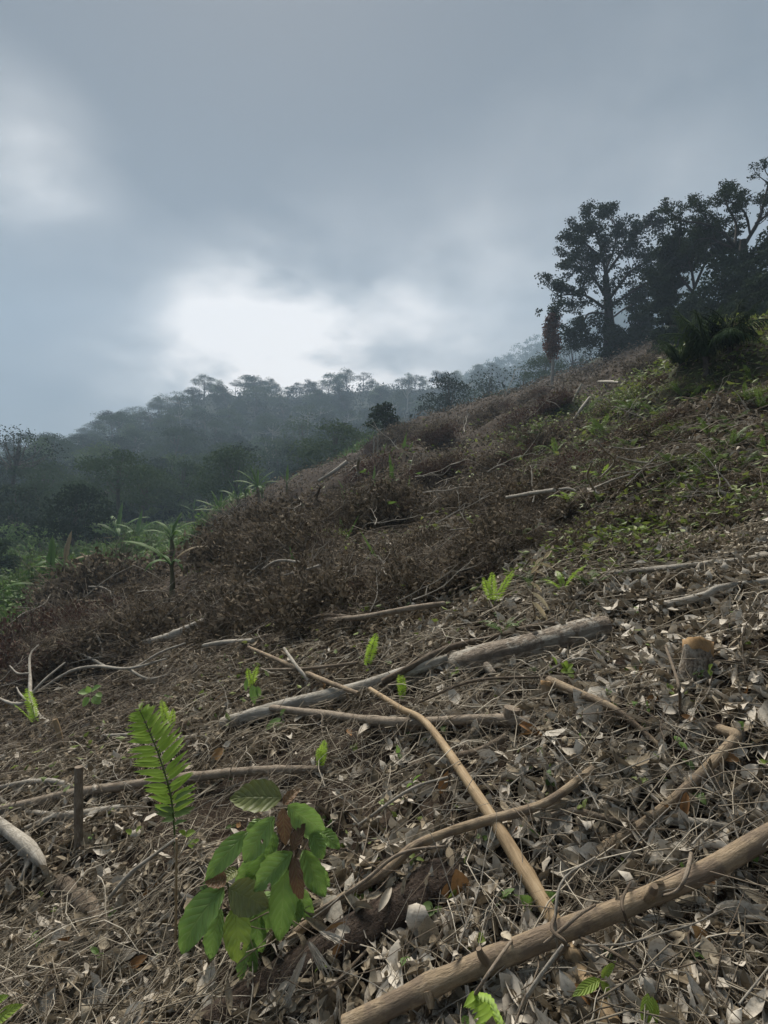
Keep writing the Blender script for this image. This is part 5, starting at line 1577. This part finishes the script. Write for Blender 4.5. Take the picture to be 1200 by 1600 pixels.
# grey shrivelled hanging leaves on the rotten log
for k, (a, b_, c) in enumerate([((478, 1488), (440, 1580), 'leftmost'), ((482, 1470), (512, 1530), 'middle'), ((500, 1455), (535, 1480), 'rightmost')]):
    Y = at(480, 1500, .12)[1]
    o = empty('shrivelled_leaf', px3(a[0], a[1], Y)); tag(o, c + ' of the grey shrivelled leaves hanging over the rotten log', 'dead leaf')
    for q in range(4):
        off = (q - 1.5) * 4
        mb, Mx = blade((a[0] + off * .3, a[1]), (b_[0] + off * 1.6, b_[1] - abs(off) * 1.2), 9, Y - .01 * q, -.03, curl=.7 - .3 * q, fold=1.1, crinkle=.25, rows=10, cols=3, seed=k * 7 + q)
        l = mb.build('lobe', M['pale_leaf'], o); l.matrix_world = Mx
        l.matrix_parent_inverse = Matrix.Translation(-Vector(px3(a[0], a[1], Y)))
        l.matrix_basis = Mx

# hanging tan leaves on a bent stem
b = at(842, 985); Y = b[1]
o = empty('withered_sapling', b); tag(o, 'withered sapling with tan leaves hanging in a row behind the mottled log', 'sapling')
inv = Matrix.Translation(-Vector(b))
mb = MB(); branch(mb, [px3(846, 992, Y) - b, px3(836, 960, Y) - b, px3(832, 930, Y) - b, px3(836, 900, Y) - b, px3(850, 872, Y) - b, px3(858, 858, Y) - b], [.006, .005, .003], 6, 18, .05, True, 3)
mb.build('stem', M['pole'], o)
for k, (p0, p1, wd) in enumerate([((829, 911), (846, 926), 10), ((830, 925), (858, 953), 11), ((831, 940), (856, 973), 12), ((838, 963), (842, 988), 10), ((842, 880), (866, 890), 8), ((842, 884), (830, 896), 8), ((850, 874), (862, 860), 6), ((846, 872), (836, 884), 6), ((834, 892), (852, 900), 6)]):
    mb, Mx = blade(p0, p1, wd, Y - .02, .02, curl=-.3, fold=.5, crinkle=.05, rows=8, cols=3, seed=k)
    l = mb.build('leaf', M['hang'], o); l.matrix_parent_inverse = inv; l.matrix_basis = Mx

# ------------------------------------------------------------------ the tall bright fern
b = at(272, 1345)
Y = b[1]
o = empty('fern', b); tag(o, 'tall bright green fern frond standing upright left of the broadleaf plant', 'fern')
axis = spline([px3(274, 1345, Y), px3(272, 1290, Y), px3(266, 1240, Y - .02), px3(250, 1185, Y - .03), px3(230, 1135, Y - .03), px3(217, 1107, Y - .02)], 60) - b
mb = MB(); branch(mb, axis[::3], [.0045, .0035, .0015], 6, 30, .0, True, 1)
rach = mb.build('frond', M['dull_fern'], o)
rr = np.random.default_rng(4)
npair = 34
lm = []
for k in range(npair):
    f = k / (npair - 1)
    idx = int(np.interp(f, [0, 1], [15, 58]))
    c = axis[idx]; tdir = Vector(nrm(axis[idx + 1] - axis[idx - 1]))
    wpx = 43 * math.sin(math.pi * (.20 + .78 * f) ** 1.05) ** .8 + 4
    L = wpx / FPX * Y * rr.uniform(.92, 1.08)
    for sd in (-1, 1):
        V, Q, UV = leaf_grid([L], [min(L * .18, .0112)], [-.45 + rr.normal(0, .15)], [.25], .04, 6, 3, .3, rr)
        face = Vector((.1 + .2 * sd, -.75, .65)); 
        side = face.cross(tdir).normalized() * (-sd)
        ax = (side * math.cos(.22 + .40 * f) + tdir * math.sin(.22 + .40 * f) + Vector(rr.normal(0, .06, 3))).normalized()
        sv = face.cross(ax).normalized(); up = ax.cross(sv)
        l = MB().add(V[0], Q, None, UV).build('leaflet', M['fern'] if f > .06 else M['dull_fern'], rach)
        Mx = Matrix((ax, sv, up)).transposed().to_4x4(); Mx.translation = Vector(c)
        l.matrix_basis = Mx
for k, (p0, p1, wd) in enumerate([((272, 1262), (300, 1250), 9), ((272, 1268), (250, 1262), 9), ((272, 1275), (298, 1270), 10), ((272, 1280), (252, 1284), 9), ((273, 1250), (304, 1234), 9), ((272, 1288), (292, 1282), 8)]):
    mb, Mx = blade(p0, p1, wd, Y - .03, -.02, curl=-.6, rows=6, cols=3, peak=.3, seed=k)
    l = mb.build('leaflet', M['dull_fern'], rach); l.matrix_parent_inverse = Matrix.Translation(-Vector(b)); l.matrix_basis = Mx

# ------------------------------------------------------------------ the young broadleaf plant
b = at(420, 1500)
Y = b[1] - .03
o = empty('broadleaf_plant', b); tag(o, 'young broad-leaved green plant with reddish top leaves in the near litter', 'plant')
inv = Matrix.Translation(-Vector(b))
for k, pl in enumerate([[(425, 1500), (432, 1440), (448, 1370), (456, 1330), (446, 1262)], [(410, 1500), (385, 1450), (365, 1410), (354, 1378)]]):
    mb = MB()
    branch(mb, [px3(a, c, Y + .03) - b for a, c in pl], [.007, .005, .003], 7, 16, .05, True, k)
    mb.build('stem', M['bstem'], o)
LEAVES = [
    ((440, 1246), (360, 1248), 52, 'olive_leaf', .02, .05, None), ((443, 1258), (469, 1233), 19, 'red_leaf', -.02, .02, 'small dark red leaf at the top'),
    ((450, 1258), (507, 1297), 42, 'green_leaf', .01, .02, None), ((442, 1263), (446, 1320), 25, 'red_leaf', -.06, -.05, 'drooping red-brown leaf'),
    ((428, 1276), (381, 1348), 40, 'green_leaf', -.04, -.06, None), ((387, 1300), (321, 1376), 34, 'green_leaf', 0, -.05, None),
    ((457, 1332), (399, 1391), 46, 'green_leaf', -.08, -.08, None), ((457, 1330), (477, 1287), 22, 'red_leaf', -.05, 0, 'upright dark brown-red leaf'),
    ((460, 1337), (473, 1408), 23, 'red_leaf', -.09, -.08, 'golden brown drooping leaf'), ((487, 1302), (504, 1343), 28, 'green_leaf', -.01, -.03, None),
    ((498, 1297), (532, 1327), 24, 'green_leaf', .05, .02, None), ((474, 1328), (508, 1400), 40, 'green_leaf', .0, -.03, None),
    ((445, 1355), (437, 1468), 48, 'green_leaf', -.03, -.05, None), ((468, 1405), (460, 1448), 22, 'green_leaf', .02, .0, None),
    ((358, 1388), (420, 1416), 54, 'olive_leaf', -.06, -.08, 'olive leaf with red midrib'), ((350, 1386), (280, 1494), 52, 'green_leaf', -.05, -.10, None),
    ((368, 1416), (371, 1506), 46, 'lime_leaf', -.08, -.12, 'bright yellow-green leaf at the bottom'), ((395, 1468), (399, 1523), 24, 'green_leaf', .0, -.03, None),
    ((385, 1486), (376, 1536), 20, 'green_leaf', -.02, -.04, None), ((354, 1374), (320, 1380), 28, 'red_leaf', -.03, -.05, 'small brownish leaf on the left stem'),
    ((420, 1330), (385, 1400), 36, 'green_leaf', .06, .03, None), ((400, 1335), (368, 1390), 32, 'green_leaf', .07, .03, None), ((430, 1395), (415, 1460), 34, 'green_leaf', .05, .02, None),
    ((372, 1360), (345, 1380), 24, 'olive_leaf', .03, 0, None), ((470, 1290), (500, 1310), 24, 'green_leaf', .06, .05, None), ((330, 1390), (302, 1440), 28, 'green_leaf', .05, .03, None), ((410, 1280), (385, 1320), 30, 'green_leaf', .06, .04, None), ((460, 1380), (490, 1440), 34, 'green_leaf', .05, .03, None), ((400, 1420), (410, 1490), 34, 'green_leaf', .04, .02, None), ((345, 1420), (330, 1500), 34, 'green_leaf', .05, .02, None), ((430, 1300), (418, 1345), 28, 'green_leaf', .04, .02, None), ((485, 1350), (515, 1385), 28, 'green_leaf', .05, .03, None)]
LEAVES = [(p, q, w_ * .98, m_, e, f, l_) for p, q, w_, m_, e, f, l_ in LEAVES]
for k, (p0, p1, wd, mt, d0, d1, lab) in enumerate(LEAVES):
    rrk = np.random.default_rng(k)
    mb, Mx = blade(p0, p1, wd, Y + d0, d1 - d0, curl=-.75 + rrk.normal(0, .35), fold=.34 + rrk.normal(0, .12), crinkle=.035, rows=16, cols=9, peak=.40 + rrk.uniform(-.03, .05), seed=k, face=(rrk.normal(0, .25), -.75, .65))
    V = mb.v[0].reshape(16, 9, 3)
    V[:, 0, 1] *= 1 + .045 * np.sin(np.arange(16) * 2.6 + k); V[:, -1, 1] *= 1 + .045 * np.sin(np.arange(16) * 2.3 + 2 * k)
    V[:, :, 2] += (.0016 * np.sin(np.arange(16) * 1.9 + k))[:, None] * np.abs(np.linspace(-1, 1, 9))[None] * 2
    if k in (6, 16, 4):
        q0 = mb.q[0]; drop = {6: [(9, 6), (9, 7)], 16: [(9, 5), (10, 5)], 4: [(6, 5)]}[k]
        mb.q[0] = np.array([f for i_, f in enumerate(q0) if (i_ // 8, i_ % 8) not in drop])
    l = mb.build('leaf', M[mt], o); l.matrix_parent_inverse = inv; l.matrix_basis = Mx
    if lab: l['label'] = lab

# ------------------------------------------------------------------ small green plants in the litter
def seedling(px, py, leaves, label, mt='green_leaf', name='seedling', up=.03, cat='seedling', stem_to=None):
    b = at(px, py); Y = b[1] - .02
    o = empty(name, b); tag(o, label, cat)
    inv = Matrix.Translation(-Vector(b))
    top = stem_to or (px, py - 14)
    mb = MB(); branch(mb, [(0, 0, -.01), px3(px, (py + top[1]) / 2, Y) - b, px3(top[0], top[1], Y) - b], [.003, .0025, .0015], 5, 8, .03, True, int(px))
    mb.build('stem', M['bstem'], o)
    for k, (p0, p1, wd) in enumerate(leaves):
        mb, Mx = blade(p0, p1, wd, Y - .02, -.02, curl=-.5, fold=.25, rows=7, cols=5, seed=k + int(px))
        l = mb.build('leaf', M[mt], o); l.matrix_parent_inverse = inv; l.matrix_basis = Mx
    return o


seedling(142, 1122, [((140, 1082), (122, 1082), 12), ((140, 1082), (136, 1072), 10), ((143, 1080), (158, 1072), 12), ((146, 1088), (156, 1100), 16), ((140, 1090), (130, 1104), 14), ((150, 1084), (160, 1088), 9)], 'seedling with blue-green leaves behind the pale thin stick at left', 'green_leaf', stem_to=(143, 1080))
seedling(398, 1105, [((394, 1070), (400, 1102), 14), ((402, 1072), (406, 1092), 9), ((386, 1060), (384, 1080), 7)], 'seedling with two drooping leaves above the bleached log', 'green_leaf', stem_to=(396, 1064))
seedling(432, 1142, [((440, 1122), (414, 1142), 13), ((446, 1128), (430, 1140), 12), ((438, 1118), (446, 1108), 8)], 'grass-like green sprout under the bleached log', 'green_leaf', stem_to=(440, 1122))
seedling(886, 1068, [((884, 1048), (876, 1036), 11), ((884, 1048), (896, 1038), 11), ((886, 1050), (898, 1050), 11), ((886, 1050), (876, 1050), 11), ((888, 1052), (896, 1060), 11), ((882, 1044), (886, 1032), 10), ((870, 1040), (862, 1026), 9)], 'lime green weed with rounded leaflets in front of the mottled log', 'lime_leaf', stem_to=(884, 1046))
seedling(1112, 1062, [((1108, 1046), (1114, 1038), 9), ((1108, 1046), (1110, 1056), 8)], 'tiny green sprout right of the stump', 'lime_leaf')
seedling(1158, 1146, [((1154, 1138), (1162, 1128), 13)], 'single round green leaf sprout near the elbow of the branch', 'green_leaf')
seedling(1188, 1198, [((1185, 1194), (1200, 1190), 11)], 'small lime leaf at the right edge by the white leaves', 'lime_leaf')
seedling(622, 1185, [((622, 1178), (620, 1164), 8), ((622, 1178), (628, 1188), 8)], 'tiny green seedling left of the cane', 'green_leaf')
seedling(948, 1092, [((948, 1086), (946, 1076), 10), ((948, 1086), (956, 1080), 8)], 'tiny dark green sprout above the small sawn stub', 'green_leaf')
seedling(908, 1160, [((906, 1156), (904, 1146), 10)], 'tiny green leaf in the dark hollow', 'green_leaf')
seedling(1100, 995, [((1140, 985), (1136, 972), 11), ((1140, 985), (1150, 992), 9), ((1142, 988), (1138, 1000), 9)], 'yellow-green weed on the litter right of the orange cut stump', 'lime_leaf', stem_to=(1140, 985))
seedling(212, 1308, [((206, 1302), (196, 1298), 9), ((212, 1300), (222, 1292), 9)], 'pair of yellow leaves under the tall fern', 'lime_leaf')
seedling(300, 1345, [((290, 1305), (306, 1300), 12), ((296, 1312), (304, 1326), 12), ((290, 1304), (280, 1298), 8), ((300, 1320), (312, 1312), 9)], 'ragged yellow-green leaves right of the tall fern stalk', 'lime_leaf', stem_to=(293, 1308))
seedling(1075, 1368, [((1068, 1362), (1062, 1350), 16), ((1070, 1362), (1086, 1356), 14)], 'green leaf cluster peeping out behind the pole', 'green_leaf')
seedling(860, 1420, [((830, 1425), (812, 1400), 26), ((840, 1420), (868, 1395), 26), ((835, 1430), (842, 1455), 22)], 'dark green leaves in the shade behind pole and cane', 'green_leaf', stem_to=(836, 1424))
seedling(930, 1575, [((938, 1530), (895, 1556), 18), ((940, 1528), (962, 1502), 12), ((938, 1532), (960, 1565), 14)], 'light green drooping leaves over the lower end of the cane', 'lime_leaf', stem_to=(938, 1530))
seedling(1012, 1600, [((1012, 1552), (1006, 1605), 20), ((1018, 1556), (1026, 1600), 14)], 'bright leaf tuft at the bottom edge right of the cane', 'lime_leaf', stem_to=(1014, 1552))
seedling(8, 1600, [((-10, 1600), (36, 1570), 22), ((-10, 1570), (14, 1556), 14)], 'yellow-green leaf at the bottom left corner', 'lime_leaf', stem_to=(-5, 1590))
seedling(740, 1600, [((735, 1590), (722, 1610), 20)], 'dark leaf under the curled bright fern', 'green_leaf')

# curled bright fern at the bottom
b = at(770, 1612); Y = b[1] - .03
o = empty('fern', b); tag(o, 'curled bright green fern tip at the bottom edge under the pole', 'fern')
inv = Matrix.Translation(-Vector(b))
mb = MB(); branch(mb, [px3(790, 1620, Y) - b, px3(775, 1585, Y) - b, px3(762, 1556, Y) - b, px3(745, 1552, Y) - b], [.004, .003, .002], 6, 12, .0, True, 2)
fr = mb.build('frond', M['dull_fern'], o)
for k in range(11):
    f = k / 10
    c = spline([(788, 1612), (775, 1585), (762, 1556), (745, 1550)], 11)[k]
    for sd in (-1, 1):
        tx = (c[0] + (-34 if sd < 0 else 16) * (1 - .5 * f) - 4, c[1] + 14 + (10 if sd < 0 else 2))
        mb, Mx = blade(tuple(c), tx, 11, Y - .005 * k, -.03, curl=-.9, rows=6, cols=3, peak=.35, seed=k * 2 + sd)
        l = mb.build('leaflet', M['fern'], fr); l.matrix_parent_inverse = inv; l.matrix_basis = Mx
